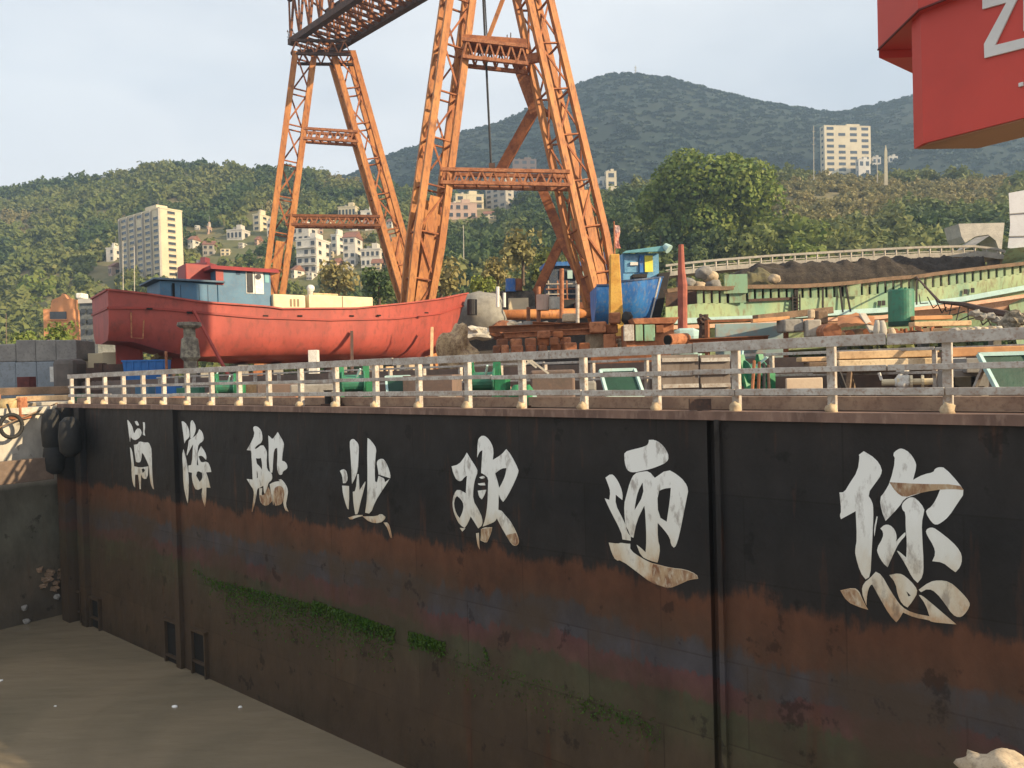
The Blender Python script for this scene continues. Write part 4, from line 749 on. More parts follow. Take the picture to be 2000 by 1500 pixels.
obj('ladder', lad, BLACKS, ship)
ra = MB(); pts = [gP(SLB, px, -.12)+ZD*z for px, z in ((1462, 0), (1556, -.02), (1556, -1.1))]
for a, b in zip(pts, pts[1:]): ra.beam(a, b, .1, .16)
obj('hatch_trim', ra, RUST_D, ship)
for px in (1718, 1726, 1886, 1900): obj('draught_mark', MB().box(gP(STP, px, -.1)+ZD*.42, (.2, .05, .3)), BLACKS, ship)
# nets, gangway above the ship
def heap(nm, pxs, tops, d, dep, base, m, label, cat, rough=.35, kind=None):
    rows = []
    n = 110
    for j in range(23):
        s = j/22; r = []
        for i in range(n+1):
            px = pxs[0]+(pxs[-1]-pxs[0])*i/n; q = P(px, lerp(list(zip(pxs, tops)), px), d+dep*(s-.5)); b0 = P(px, base, d).z
            hgt = max(.05, q.z-b0); e = math.sin(math.pi*min(1, max(0, s)))**.55*min(1, i/3, (n-i)/3)
            z = b0+hgt*e*(1+rough*mnoise.noise(Vector((q.x*1.3, q.y*1.3, 0)))+.22*rough*mnoise.noise(Vector((q.x*5, q.y*5, 7))))
            r.append(Vector((q.x, q.y+.3*rough*mnoise.noise(Vector((q.x*2, q.z*2, 4))), z)))
        rows.append(r)
    return single(nm, MB().grid(rows), m, label, cat, kind=kind, smooth=True)
heap('net_heap', [1410, 1450, 1500, 1560, 1640, 1700, 1760, 1800, 1860, 1935], [540, 527, 516, 514, 512, 508, 503, 506, 505, 500], 49.5, 4, 566, NETM, 'long heap of dark fishing nets piled along the green ship', 'net heap', .26)
heap('net_heap', [1440, 1480, 1510], [535, 525, 536], 45.6, 2, 562, M('olive_netting', (.12, .11, .06), (.09, .08, .05), sc=3, rough=1, bump=1, bsc=6), 'small olive net bundle left of the dark net heap', 'net heap', .4)
for k, (px, py, r) in enumerate(((1376, 525, .42), (1388, 533, .38), (1345, 546, .36), (1366, 552, .33), (1392, 548, .40), (1512, 537, .30))):
    c = P(px, py+8, 44.2); single('sack', MB().blob(c, r*1.25, r, r*.95, k, .16, 3), STONE if k % 2 else CONC, ('lumpy grey sack behind the green ship bow, topmost', 'tan sack second from the top by the red mast', 'pale sack just right of the red mast foot', 'small pale sack low behind the green bulwark', 'cream sack leaning on the square green hatch', 'grey sack among the nets')[k], 'sack', smooth=True)
gw = thing('gangway', 'pale footbridge with thin railing running behind the green ship', 'footbridge', ground(1640, 52))
GT = [(1300, 519), (1340, 514), (1400, 508), (1500, 500), (1600, 494), (1700, 488), (1800, 483), (1900, 481), (1945, 486), (1975, 496)]
def gwp(px, dy, b_=0): return P(px, lerp(GT, px)+dy, 55+b_)
xs = list(range(1300, 1976, 15))
for nm, dy, w_, m_ in (('handrail', 0, .16, CONC_L), ('middle_rail', 9, .07, CONC_L), ('deck', 19, .34, CONC_L)):
    for b_ in ((0, 1.6) if nm != 'deck' else (.8,)):
        mb = MB()
        for p, q in zip(xs, xs[1:]): mb.beam(gwp(p, dy, b_), gwp(q, dy, b_), 1.7 if nm == 'deck' else w_, w_)
        obj(nm, mb, m_, gw)
for k, px in enumerate(range(1310, 1970, 22)): obj('post', MB().beam(gwp(px, 0), gwp(px, 19), .1, .1), CONC_L, gw)
for px in (1330, 1480, 1640, 1800, 1940): a = gwp(px, 20, .8); g_ = ground(px, 55.8); obj('pier', MB().beam(a, Vector((a.x, a.y, g_.z)), .6, .6), CONC, gw)
# ------------------------------------------------------------------ blue boat and its neighbours
bb = thing('blue_boat', 'bright blue boat with pale blue wheelhouse and black raked stem', 'boat', ground(1262, 50))
D = 49.0
cs = []   # bow pointing right, seen nearly from the side
for k in range(11):
    s = k/10; pxt_ = 1165+ (1312-1165)*s; pxb_ = 1165+(1288-1165)*s; hb_ = 2.0*(1-max(0, (s-.35)/.65)**2.2)
    ptop = P(pxt_, 552-18*s*s+(6 if s < .3 else 0), D); pbot = P(pxb_, 622, D)
    cs.append([ptop+Vector((0, -hb_+2.0, 0)), (ptop*.5+pbot*.5)+Vector((0, -hb_*.9+2.0, 0)), pbot+Vector((0, -hb_*.45+2.0, 0)), pbot+Vector((0, 2.0, -.4)), pbot+Vector((0, hb_*.45+2.0, 0)), (ptop*.5+pbot*.5)+Vector((0, hb_*.9+2.0, 0)), ptop+Vector((0, hb_+2.0, 0))])
m_ = MB().grid(cs); m_.add([P(0, 0, 1)]*0, []); m_.add(cs[0], [tuple(range(7))]); obj('hull', m_, BLUEB, bb, True)
st = MB(); a, b = cs[-1][0], cs[-1][2]; st.hexa([b+Vector((-.35, -.25, -.3)), b+Vector((.35, -.25, -.3)), b+Vector((.35, .25, -.3)), b+Vector((-.35, .25, -.3)), a+Vector((-.55, -.3, .25)), a+Vector((.30, -.3, .35)), a+Vector((.30, .3, .35)), a+Vector((-.55, .3, .25))]); obj('stem', st, BLACKS, bb, bevel=.05)
obj('bow_stripe', MB().beam(cs[-2][0]+Vector((.0, -.12, 0)), cs[-2][2]+Vector((.1, -.10, 0)), .10, .06, Vector((0, 1, 0))), WHITE, bb)
mb = MB()
for r0, r1 in zip(cs, cs[1:]): mb.beam(r0[0]+ZD*.03, r1[0]+ZD*.03, .12, .12)
obj('gunwale', mb, M('navy_paint', (.02, .05, .13), rough=.5), bb)
hs = pbox('wheelhouse', 1215, 1287, 495, 560, 51, 3.2, R_(6), M('pale_blue_paint', (.12, .33, .55), (.09, .27, .46), (.4, .45, .45), sc=4, fine=5), None, None, par=bb)
pbox('window', 1219, 1246, 499, 532, 50.85, .1, R_(6), M('misted_glass', (.16, .34, .5), (.10, .25, .4), sc=5, rough=.2), None, None, par=hs, bevel=0); pbox('window', 1249, 1258, 499, 532, 50.8, .1, R_(6), BLUEB, None, None, par=hs, bevel=0)
pbox('door_panel', 1259, 1275, 499, 531, 50.78, .1, R_(6), M('lemon_paint', (.72, .68, .10), (.62, .56, .08), sc=2), None, None, par=hs, bevel=0); pbox('name_board', 1231, 1246, 512, 518, 50.75, .1, R_(6), WHITE, None, None, par=hs, bevel=0)
a, b, c_, d_ = P(1214, 495, 50.3), P(1298, 478, 50.3), P(1306, 490, 50.3), P(1222, 492, 50.3)
rf = MB().hexa([a, P(1296, 491, 50.3), P(1296, 491, 54), P(1214, 495, 54), P(1222, 490, 50.3), P(1302, 479, 50.3), P(1302, 479, 54), P(1222, 490, 54)]); obj('roof', rf, TEAL, bb, bevel=.04)
obj('roof_lamp', MB().tube([P(1298, 480, 50.4), P(1307, 487, 50.2)], [.2, .32], 12), CYANP, bb); obj('aerial', MB().tube([P(1290, 481, 51), P(1290, 460, 51)], .03, 5), BLACKS, bb)
pbox('foredeck_hatch', 1236, 1264, 535, 542, 49.4, 1.2, 0, BLACKS, None, None, par=bb)
dbt = thing('dark_boat', 'dark hulled work boat with blue cabin roof behind the crane leg', 'boat', ground(1105, 72))
pbox('hull', 1040, 1215, 585, 640, 72, 5, R_(8), BLACKS, None, None, par=dbt, ground=True)
cb = pbox('cabin', 1072, 1152, 518, 590, 73, 3, R_(8), M('dark_blue_cabin', (.03, .05, .09), (.05, .06, .08), (.2, .2, .2), sc=3, fine=4), None, None, par=dbt)
pbox('roof', 1066, 1160, 511, 519, 72.6, 3.8, R_(8), BLUEB, None, None, par=dbt)
for k in range(5): pbox('window', 1078+k*15, 1088+k*15, 528, 544, 72.8, .1, R_(8), GLASS if k % 2 else CYANP, None, None, par=cb, bevel=0)
for k in range(4): pbox('rail', 1066, 1165, 553+k*10, 555+k*10, 72.2, .1, R_(8), RUST_L if k % 2 else GREYW, None, None, par=dbt, bevel=0)
for k in range(6): pbox('post', 1070+k*18, 1072.5+k*18, 548, 600, 72.1, .12, R_(8), RUST_L if k % 3 else GREYW, None, None, par=dbt, bevel=0)
pbox('mast_house', 1164, 1192, 492, 570, 75, 2.5, R_(8), M('navy_paint', (.02, .05, .13)), None, None, par=dbt)
pbox('deck_box', 1125, 1150, 590, 612, 71, 1, R_(8), RUST, None, None, par=dbt); pbox('deck_box', 1140, 1158, 545, 570, 71.5, 1, R_(8), PINKR, None, None, par=dbt)
op = thing('samson_post', 'thick ochre yellow post with a small flag staff beside the blue boat', 'post', ground(1205, 46))
a = ground(1207, 46); tz_ = P(1201, 496, 46)
obj('post', MB().hexa([a+Vector((-.52, 0, 0)), a+Vector((.52, 0, 0)), a+Vector((.52, .8, 0)), a+Vector((-.52, .8, 0)), tz_+Vector((-.28, 0, 0)), tz_+Vector((.28, 0, 0)), tz_+Vector((.28, .6, 0)), tz_+Vector((-.28, .6, 0))]), YELLOWP, op, bevel=.05)
fs_ = obj('flag_staff', MB().tube([tz_+Vector((.02, .3, 0)), P(1199, 432, 46.3)], .05, 6), RUST_L, op); q = P(1199.5, 440, 46.3)
obj('flag', MB().grid([[q+Vector((.05+.25*s*(1+.2*math.sin(z*5)), .06*math.sin(z*6+s*3), -z)) for s in (0, .4, .8, 1.1)] for z in np.linspace(0, 1.45, 8)]), M('faded_red_flag', (.60, .22, .16), (.62, .45, .40), sc=1.2), fs_)
a = ground(1333, 40); b = P(1330, 478, 40)
single('mast', MB().tube([a, P(1333, 556, 40), P(1331, 530, 40), b], [.26, .26, .2, .14], 10), M('red_brown_mast', (.33, .10, .07), (.24, .07, .05), sc=2), 'slim red brown mast standing between the blue boat and the green ship', 'mast')
single('mooring_drum', MB().tube([P(998, 545, 70), P(998, 570, 70)], .52, 14), BLUEB, 'blue oil drum standing above the dark yard wall', 'drum')
single('rust_drum', MB().tube([P(1012, 545, 70), P(1012, 568, 70)], .4, 14), RUST, 'rusty drum right beside the blue oil drum', 'drum')
pbox('wall', 900, 1215, 622, 668, 69, .5, R_(4), M('dark_shadow_sheet', (.07, .06, .055), (.045, .04, .04), (.16, .14, .12), sc=1.5), 'long dark wall behind the rusty blocks, under the orange beam', 'wall', ground=True)  # dark sheet set where the space under the crane's beam lies in shadow
pbox('platform', 960, 1045, 568, 622, 70, 3, R_(4), M('dark_platform', (.05, .045, .04), (.12, .10, .08), sc=2), 'dark platform under the drums, right of the red bow', 'platform', ground=True)
pbox('cabinet', 993, 1032, 582, 606, 69.5, 1.5, R_(4), CREAM, 'cream cabinet behind the orange beam, right of the red bow', 'cabinet', ground=True)
for i, (px, y0, y1, d, w_, m_, lb) in enumerate(((1052, 560, 640, 57, .16, RUST_L, 'rust brown pole standing on the dark wall, left of the crane brace foot'), (1097, 525, 640, 60, .18, RUST_L, 'tall rust brown pole in front of the dark boat'), (1032, 600, 650, 55, .14, RUST, 'short rusty pole in front of the cream cabinet'), (972, 560, 600, 59, .14, WHITE, 'white stub pole at the left of the dark platform'), (985, 572, 600, 59, .12, WHITE, 'second white stub pole on the dark platform'), (1060, 576, 606, 57, .5, PINKR, 'faded pink drum behind the orange beam'), (1082, 580, 604, 57, .45, CONC_L, 'pale grey drum right of the faded pink drum'), (922, 585, 615, 60, .4, BLACKS, 'black drum behind the tip of the red bow'), (1128, 556, 640, 62, .16, GREYW, 'grey pipe mast in front of the dark boat cabin'), (1035, 628, 652, 54, .5, CONC, 'grey mottled drum under the orange beam'), (1075, 632, 652, 54, .35, BLUEC, 'small blue drum under the orange beam'))):
    a, b = P(px, y1, d), P(px, y0, d); a.z = min(a.z, b.z-.3); single('drum' if w_ > .3 else 'pole', MB().tube([a, b], w_, 12), m_, lb, 'drum' if w_ > .3 else 'pole')
for i, (px, py, d) in enumerate(((1005, 640, 54.5), (985, 648, 54), (1055, 646, 54), (1098, 640, 54), (935, 650, 54))):
    q = P(px, py, d); single('scrap_pile', MB().blob(q, 1.0, .7, .55, 20+i, .5, 3), (CONC, RUST, STONE, RUST_D, CONC_L)[i], ('grey scrap pile under the cream cabinet', 'rusty scrap pile left of the grey one', 'tan scrap pile right of the grey one', 'dark scrap pile under the crane brace foot', 'pale scrap pile near the red bow')[i], 'scrap pile')
single('tarpaulin_hump', MB().blob(P(938, 612, 63), 2.2, 1.8, 2.0, 4, .15, 3), M('grey_tarpaulin', (.26, .25, .22), (.20, .19, .17), sc=2), 'grey rounded tarpaulin hump behind the red bow', 'tarpaulin', smooth=True)
# ------------------------------------------------------------------ debris on the quay edge
def rblock(px, py0, py1, w_, d, m, label, cat, group, yaw=0, nm='steel_block'):
    return pbox(nm, px-w_/2, px+w_/2, py0, py1, d, w_/FPX*d*.9, yaw, m, label, cat, group, bevel=.05)
rnd = random.Random(3)
k = 0
for row, (yb, yt) in enumerate(((692, 675), (677, 661), (663, 649))):
    px = 962+row*9
    while px < 1148-row*14:
        w_ = rnd.uniform(15, 27); 
        if rnd.random() > .16*row: rblock(px+w_/2, yt+rnd.uniform(-2, 2)-(px-962)*.035, yb+1-(px-962)*.035, w_-1.5, 26+rnd.uniform(0, .5), (RUST, RUST_L, RUST_L, ORANGE_D)[k % 4], ('rusty steel block in the lowest row of the pile', 'rusty steel block in the middle row of the pile', 'rusty steel block on top of the pile')[row], 'steel block', ('rusty blocks, lowest row of the pile', 'rusty blocks, middle row of the pile', 'rusty blocks on top of the pile')[row], rnd.uniform(-.25, .25)); k += 1
        px += w_+rnd.uniform(0, 5)
single('rubble_heap', MB().blob(P(892, 690, 30), .75, .6, .95, 11, .5, 4), M('straw_rubble', (.46, .33, .19), (.26, .17, .10), (.12, .08, .05), sc=4, fine=4, bump=1, bsc=8), 'heap of broken straw coloured rubble against the bow of the red boat', 'rubble heap')
for i, (px, py0, py1, w_, m_, lb) in enumerate(((1167, 628, 650, 32, RUST_L, 'rounded rusty stone at the foot of the crane leg'), (1192, 633, 651, 30, RUST_L, 'squared rusty stone right of the rounded one under the crane leg'), (1165, 652, 688, 30, STONE, 'tan boulder under the rounded rusty stone'), (1190, 652, 690, 24, RUST_L, 'upright rusty slab between the tan boulder and the steps'), (1219, 668, 689, 22, STONE, 'small pale stone block left of the hopper'), (1228, 661, 669, 44, STONE, 'flat pale stone slab left of the hopper'), (1200, 610, 632, 22, RUST_L, 'pale rusty box beside the crane foot'), (1112, 612, 628, 26, STONE, 'pale block on the dark wall left of the crane foot'))):
    rblock(px, py0, py1, w_, 26.5+(i % 3)*.3, m_, lb, 'stone', None, .2*(i % 3-1), 'stone_block')
pbox('sheet_wall', 1152, 1352, 655, 700, 29, .3, R_(3), RUST, 'low rusty sheet wall behind the stones at the crane foot', 'wall', ground=True)
for i, (x0, y0, x1, y1, d, m_, lb) in enumerate(((955, 643, 1150, 636, 27.5, RUST, 'long rusty steel beam lying over the block pile'), (985, 655, 1200, 645, 27, RUST_L, 'second long rusty beam, just in front of the first'), (1040, 634, 1172, 641, 28.5, ORANGE_D, 'short orange brown beam crossing behind the long beams'), (1345, 668, 1500, 661, 24.2, RUST, 'rusty beam lying in front of the blue grey plate'))):
    single('steel_beam', MB().beam(P(x0, y0-5, d), P(x1, y1-5, d), .26, .03).beam(P(x0, y0, d), P(x1, y1, d), .03, .2).beam(P(x0, y0+5, d), P(x1, y1+5, d), .26, .03), m_, lb, 'steel beam')
single('mooring_ball', MB().blob(P(1225, 622, 26.6), .2, .2, .24, 2, .2, 3), BLACKS, 'small black ball at the left end of the rusty hopper', 'ball', smooth=True)
hp_ = thing('hopper', 'rusty orange hopper with pale side panels beside the open pipe', 'hopper', ground(1280, 25.5))
D = 25.5
a, b, c_, d_ = P(1234, 622, D), P(1327, 619, D), P(1318, 632, D), P(1240, 633, D)
obj('rim', MB().hexa([d_, c_, c_+Vector((0, 1.3, 0)), d_+Vector((0, 1.3, 0)), a, b, b+Vector((0, 1.5, 0)), a+Vector((0, 1.5, 0))]), RUST_L, hp_, bevel=.02)
pbox('body', 1222, 1316, 632, 690, D+.15, 1.1, 0, RUST_L, None, None, par=hp_)
for px0, px1 in ((1218, 1238), (1241, 1255), (1258, 1279)): pbox('side_panel', px0, px1, 634, 666, D, .12, 0, GREENH if px0 > 1220 else GREYW, None, None, par=hp_)
pbox('bracket', 1281, 1296, 635, 650, D, .3, 0, RUST, None, None, par=hp_)
pi_ = thing('pipe', 'short wide rusty pipe with a dark open end beside the hopper', 'pipe', P(1320, 676, 24.5)); pa, pb_ = P(1304, 664.5, 24.3), P(1340, 662, 25.0)
obj('barrel', MB().tube([pa, pb_], .20, 20), RUST_L, pi_, False); obj('bore', MB().tube([pa+(pa-pb_).normalized()*.004, pa-(pa-pb_).normalized()*.02], .165, 20), M('dark_opening', (.010, .009, .008)), pi_)
single('hand_pump', MB().blob(P(1373, 625, 25), .22, .2, .2, 6, .4, 3).tube([P(1373, 628, 25), P(1372, 690, 25)], [.12, .16], 8), RUST_D, 'rusty stub post with a dark lumpy head beside the frame', 'post')
fr_ = thing('rail_trestle', 'thin brown steel frame carrying a long rail in front of the green hull', 'frame', ground(1450, 24.5))
obj('rail', MB().beam(P(1381, 627.5, 24.5), P(1540, 623, 24.5), .12, .09), RUST, fr_); obj('post', MB().beam(P(1381, 626, 24.5), ground(1382, 24.5), .12, .12), RUST, fr_); obj('post', MB().beam(P(1535, 624, 24.5), ground(1535, 24.5), .12, .12), RUST, fr_)
pbox('plate', 1396, 1532, 631, 662, 25.2, .06, R_(2), M('blue_grey_plate', (.24, .33, .34), (.20, .28, .30), (.32, .18, .12), sc=1, fine=3), 'blue grey steel plate standing behind the brown frame', 'plate', ground=True)
pbox('canvas_cone', 1312, 1370, 640, 690, 26.5, 1.2, R_(-10), CYANP, 'pale cyan sloping tank end behind the rusty pipe', 'tank', ground=True, bevel=.3)
def tl(px0, py0, px1, py1, d0, d1, w_, h_, m, label, cat='timber', nm='timber_baulk', group=None):
    return single(nm, MB().beam(P(px0, py0, d0), P(px1, py1, d1), w_, h_), m, label, cat, group, bevel=.015)
tl(1475, 622, 1622, 606, 24, 24.6, .34, .22, TIMBER_D, 'long dark plank sloping across the debris pile'); tl(1468, 627, 1540, 621, 23.8, 24, .16, .12, M('orange_timber', (.52, .27, .12), (.40, .2, .09), sc=3), 'short orange plank under the long dark plank')
rblock(1551, 623, 648, 40, 23.6, CONC, 'dark grey steel box with white scuffs in the debris', 'box', None, .1, 'steel_box'); rblock(1590, 624, 658, 28, 23.4, CONC_L, 'grey pitted concrete block right of the dark grey box', 'concrete block', None, -.1, 'concrete_block')
rblock(1587, 604, 622, 12, 23.5, STONE, 'upright tan stone on top of the debris pile', 'stone', None, .1, 'stone_block'); rblock(1607, 606, 632, 22, 24, TIMBER_D, 'dark timber block at the end of the long dark plank', 'timber', None, 0, 'timber_block')
for i, (px, py, r, L_, lb) in enumerate(((1626, 648, .26, 1.2, 'thick pale log lying end on in the debris'), (1642, 657, .16, 1.0, 'short log with a round end, left of three'), (1659, 654, .15, .9, 'short log with a round end, middle of three'), (1676, 652, .15, .9, 'short log with a round end, right of three'), (1697, 655, .22, 1.0, 'stout log beside the stone urns'))):
    a = P(px, py, 22.2); single('log', MB().tube([a, a+Vector((.25, L_, .05))], [r, r*.95], 14), TIMBER_D if i % 2 else RUST_L, lb, 'log', smooth=False)
sheet_ = MB(); q0 = P(1590, 625, 23); rows = []
for j in range(8):
    rows.append([P(1636+i*9, 612+2.4*j+5*mnoise.noise(Vector((i*.6, j*.5, 2)))+ (6*abs(i-4)/4), 22.6-.09*j) for i in range(9)])
single('crumpled_sheet', sheet_.grid(rows), M('orange_brown_sheet', (.36, .17, .08), (.27, .12, .06), sc=3), 'crumpled orange brown sheet draped over the logs', 'sheet', smooth=True)
tl(1684, 613, 1706, 650, 22.4, 21.8, .2, .07, CONC_L, 'curved pale plank leaning on the logs')
for i, (px, py0, py1, r) in enumerate(((1713, 625, 657, .11), (1722, 626, 658, .15), (1741, 640, 658, .13))):
    a, b = P(px, py1, 21.6), P(px, py0, 21.6); single('stone_urn', MB().tube([a, a+(b-a)*.35, a+(b-a)*.75, b], [r*.8, r, r*.75, r*.45], 14), (CONC_L, CONC_L, STONE)[i], ('narrow grey urn, left of the pair by the green tank', 'fatter grey urn, right of the pair by the green tank', 'small tan urn under the green tank')[i], 'urn', smooth=True)
tk = thing('green_tank', 'upright dark green cylindrical tank standing on rusty scrap', 'tank', P(1760, 640, 23))
a, b = P(1760.5, 637, 23), P(1759.5, 566, 23); r = 46/2/FPX*23
obj('shell', MB().tube([a+ZD*.12, b-ZD*.05, b], [r, r, r*.93], 28), GREENT, tk); obj('base_ring', MB().tube([a, a+ZD*.14], r*1.01, 28), M('dark_tank_base', (.02, .06, .045)), tk); obj('valve', MB().tube([b, b+ZD*.06], .08, 10).tube([b+Vector((.15, 0, 0)), b+Vector((.15, 0, .07))], .05, 8), GREENT, tk)
for k in range(16):
    px = 1735+k*6.5; q = P(px, 650-rnd.uniform(0, 10), 22+rnd.uniform(-.3, .5)); s_ = rnd.uniform(.06, .14)
    single('scrap_piece', MB().box(q, (s_*rnd.uniform(1, 2.5), s_, s_*rnd.uniform(.8, 1.6)), (Vector((math.cos(k), math.sin(k), .3)).normalized(), Vector((-math.sin(k), math.cos(k), 0)), ZD)), (RUST_L, ORANGE_D, RUST)[k % 3], 'small rusty scrap piece under the green tank', 'scrap', 'rusty scrap pieces under the green tank', bevel=.01)
for i, (px0, px1, py0, py1, m_, lb) in enumerate(((1784, 1862, 616, 624, M('orange_timber', (.52, .27, .12)), 'upper orange timber beam right of the green tank'), (1784, 1900, 627, 637, TIMBER, 'lower tan timber beam right of the green tank'), (1800, 1900, 640, 652, TIMBER_D, 'brown timber lying below the tan beam'))):
    pbox('timber_beam', px0, px1, py0, py1, 22.5-.3*i, .3, R_(3), m_, lb, 'timber')
for k in range(7):
    c = P(1864+k*14, 645-k*.6, 20.5); single('cement_sack', MB().blob(c, .125, .16, .075, k, .2, 3), STONE if k % 3 else CONC_L, 'pale cement sack in the row on the right quay edge', 'sack', 'row of pale cement sacks', smooth=True)
rop = MB(); pts = [gP(CAP, 1790, -.3), P(1835, 590, 34), P(1880, 594, 30), P(1930, 607, 26), P(2010, 622, 22)]
single('heavy_chain', rop.tube(pts, [.05, .07, .10, .12, .13], 6), RUST_D, 'dark heavy chain slanting down from the green bulwark to the quay', 'chain')
nm_ = MB()
for k in range(9):
    a = P(1795+k*16, 575+k*4.5, 36-k*1.2); nm_.tube([a, a+Vector((.25*math.sin(k), -.1, -.45-.1*(k % 3))), P(1812+k*18, 592+k*4.0, 34-k*1.2)], .025, 5)
single('rope_tangle', nm_, BLACKS, 'tangle of thin black ropes hanging along the heavy chain', 'rope')
single('old_engine', MB().blob(P(1978, 628, 21), .26, .25, .24, 9, .5, 3).tube([P(1965, 640, 21), P(1972, 610, 21)], .04, 8), M('grimy_engine', (.10, .085, .06), (.3, .26, .2), sc=6, bump=.7), 'grimy old engine lump at the right edge of the quay', 'engine')
for k in range(5): q = P(1905+k*14, 612+k*3+4*(k % 2), 22.5); single('rubble_stone', MB().blob(q, .17, .15, .11, k, .4, 2), CONC, 'grey rubble stone under the heavy chain', 'stone', 'grey rubble stones under the chain')
gs = thing('grey_ship', 'light grey ship bow plating at the right edge of the frame', 'ship', ground(2040, 46))
gpo = [P(1970, 377, 46), P(2120, 350, 46), P(2160, 520, 46), P(2060, 500, 46), P(1968, 484, 46), P(1973, 440, 46)]
obj('plating', MB().add(gpo+[p+Vector((7, 6, 0)) for p in gpo], [(0, 1, 2, 3, 4, 5), tuple(range(11, 5, -1))]+[(i, (i+1) % 6, 6+(i+1) % 6, 6+i) for i in range(6)]), GREYS, gs)
for y0, y1 in ((418, 408), (462, 458)): obj('plate_seam', MB().beam(P(1971, y0, 45.95), P(2110, y1, 45.95), .05, .05), CONC, gs)
gpb = [P(1966, 486, 45.6), P(2120, 470, 45.6), P(2120, 690, 47), P(1990, 690, 47), P(1955, 520, 47)]
obj('foot', MB().add(gpb+[p+Vector((7, 6, 0)) for p in gpb], [(0, 1, 2, 3, 4), (9, 8, 7, 6, 5)]+[(i, (i+1) % 5, 5+(i+1) % 5, 5+i) for i in range(5)]), GREENH, gs)
# ------------------------------------------------------------------ things on the gate's deck
def winch(px, py, sz, d, label, yaw=.2):
    c = P(px, py, d); c.z = sz/2+.01
    if py < 730: c.z = P(px, py, d).z
    x, f = dirs(yaw); y = -f; t_ = thing('winch', label, 'winch', c-ZD*sz/2)
    h = sz/2
    for s_ in (-1, 1):
        a = c+x*(s_*h*.62); obj('side_frame', MB().beam(a+y*h*.5-ZD*h, a+ZD*h*.85, .07, sz*.16, x).beam(a-y*h*.5-ZD*h, a+ZD*h*.85, .07, sz*.16, x).beam(a+y*h*.4-ZD*h*.4, a-y*h*.4-ZD*h*.4, .06, sz*.1, x), GREENM, t_)
    obj('drum', MB().tube([c-x*h*.55, c+x*h*.55], h*.42, 16).tube([c-x*h*.57, c-x*h*.5], h*.62, 16).tube([c+x*h*.5, c+x*h*.57], h*.62, 16), GREENT, t_, False)
    obj('base', MB().box(c-ZD*(h-.03), (sz*1.5, sz*.8, .07), (x, y, ZD)), RUST_D, t_)
    obj('gearbox', MB().box(c+x*h*.85-ZD*h*.35, (sz*.28, sz*.5, sz*.55), (x, y, ZD)), GREENM, t_, bevel=.03); obj('lever', MB().beam(c-x*h*.75-ZD*h*.3, c-x*h*.5+ZD*h*1.05, .05, .05).beam(c-x*h*.1-y*-.2-ZD*h*.2, c+x*h*.35-y*h*.7+ZD*h*.7, .05, .05), CYANP, t_)
    return t_
winch(691, 752, 1.3, dep_u(691, 15.6), 'green winch with pale levers on the gate deck, left of the dark green skylight'); winch(945, 742, 1.25, dep_u(945, 15.8), 'tall green winch on the gate deck in the middle of the railing', -.2)
winch(442, 750, 1.2, dep_u(442, 15.5), 'leftmost green winch, small, behind the far left railing bars'); winch(1466, 728, 1.0, 17.5, 'green winch housing with a pale lever right of the brown wall', .5)
def motor(px, d, label):
    c = P(px, 750, d); c.z = 0; t_ = thing('motor', label, 'motor', c)
    obj('body', MB().tube([c+ZD*.04, c+ZD*.42], .19, 14).tube([c+ZD*.42, c+ZD*.55], [.15, .06], 14), GREENM, t_); obj('flange', MB().tube([c, c+ZD*.05], .25, 14), RUST_D, t_); obj('terminal_box', MB().box(c+Vector((.16, -.08, .25)), (.12, .14, .14)), CYANP, t_)
motor(1008, 18.6, 'green upright motor left of the pair behind the railing'); motor(1030, 18.2, 'green upright motor with a pale terminal box, right of the pair')
def skylight(px0, px1, py0, py1, d, yaw, label):
    w_ = (px1-px0)/FPX*d; c = P((px0+px1)/2, py0, d); h_ = (py1-py0)/FPX*d; x, f = dirs(yaw); y = -f; t_ = thing('skylight', label, 'skylight', Vector((c.x, c.y, max(0, c.z-h_))))
    lo = c-ZD*h_-y*h_*.35; hi = c+y*h_*.25
    q = [lo-x*w_*.42, lo+x*w_*.5, hi+x*w_*.38, hi-x*w_*.5]
    obj('panel', MB().add([p+y*.0 for p in q]+[p+y*.05 for p in q], [(0, 1, 2, 3), (7, 6, 5, 4), (0, 1, 5, 4), (1, 2, 6, 5), (2, 3, 7, 6), (3, 0, 4, 7)]), GREEND, t_)
    fr = MB()
    for a, b in zip(q, q[1:]+q[:1]): fr.beam(a+f*.02, b+f*.02, .07, .07)
    obj('frame', fr, CYANP, t_)
    obj('stay', MB().beam(hi-x*w_*.3, hi-x*w_*.3+y*.5-ZD*(h_+.05), .06, .06).beam(hi+x*w_*.3, hi+x*w_*.3+y*.5-ZD*(h_+.05), .06, .06), GREYW, t_)
skylight(753, 806, 735, 770, 23.2, .1, 'dark green skylight panel with a pale frame, leftmost, behind the railing'); skylight(1174, 1252, 722, 774, 17.2, .1, 'dark green skylight panel with a pale cyan frame, left of the brown wall'); skylight(1922, 2030, 690, 764, 13.2, .0, 'large dark green skylight panel at the right end of the gate')
for px0, px1, lb in ((1290, 1362, 'left brown corrugated bulkhead behind the railing'), (1366, 1424, 'right brown corrugated bulkhead behind the railing')):
    b0 = thing('bulkhead', lb, 'bulkhead', ground((px0+px1)/2, 17.2, 0)); w_ = (px1-px0)/FPX*17.2
    c = P((px0+px1)/2, 700, 17.2); zt = P((px0+px1)/2, 693, 17.2).z
    obj('panel', MB().box(Vector((c.x, c.y, zt/2)), (w_, .12, zt)), M('brown_grey_panel', (.20, .165, .14), (.16, .13, .11), (.10, .07, .05), sc=1.5, streak=.3), b0)
    for k in range(4): obj('batten', MB().box(Vector((c.x, c.y-.09, zt*(.12+.26*k))), (w_*.97, .07, .09)), (GREYW if k in (1, 3) else BRICK), b0)
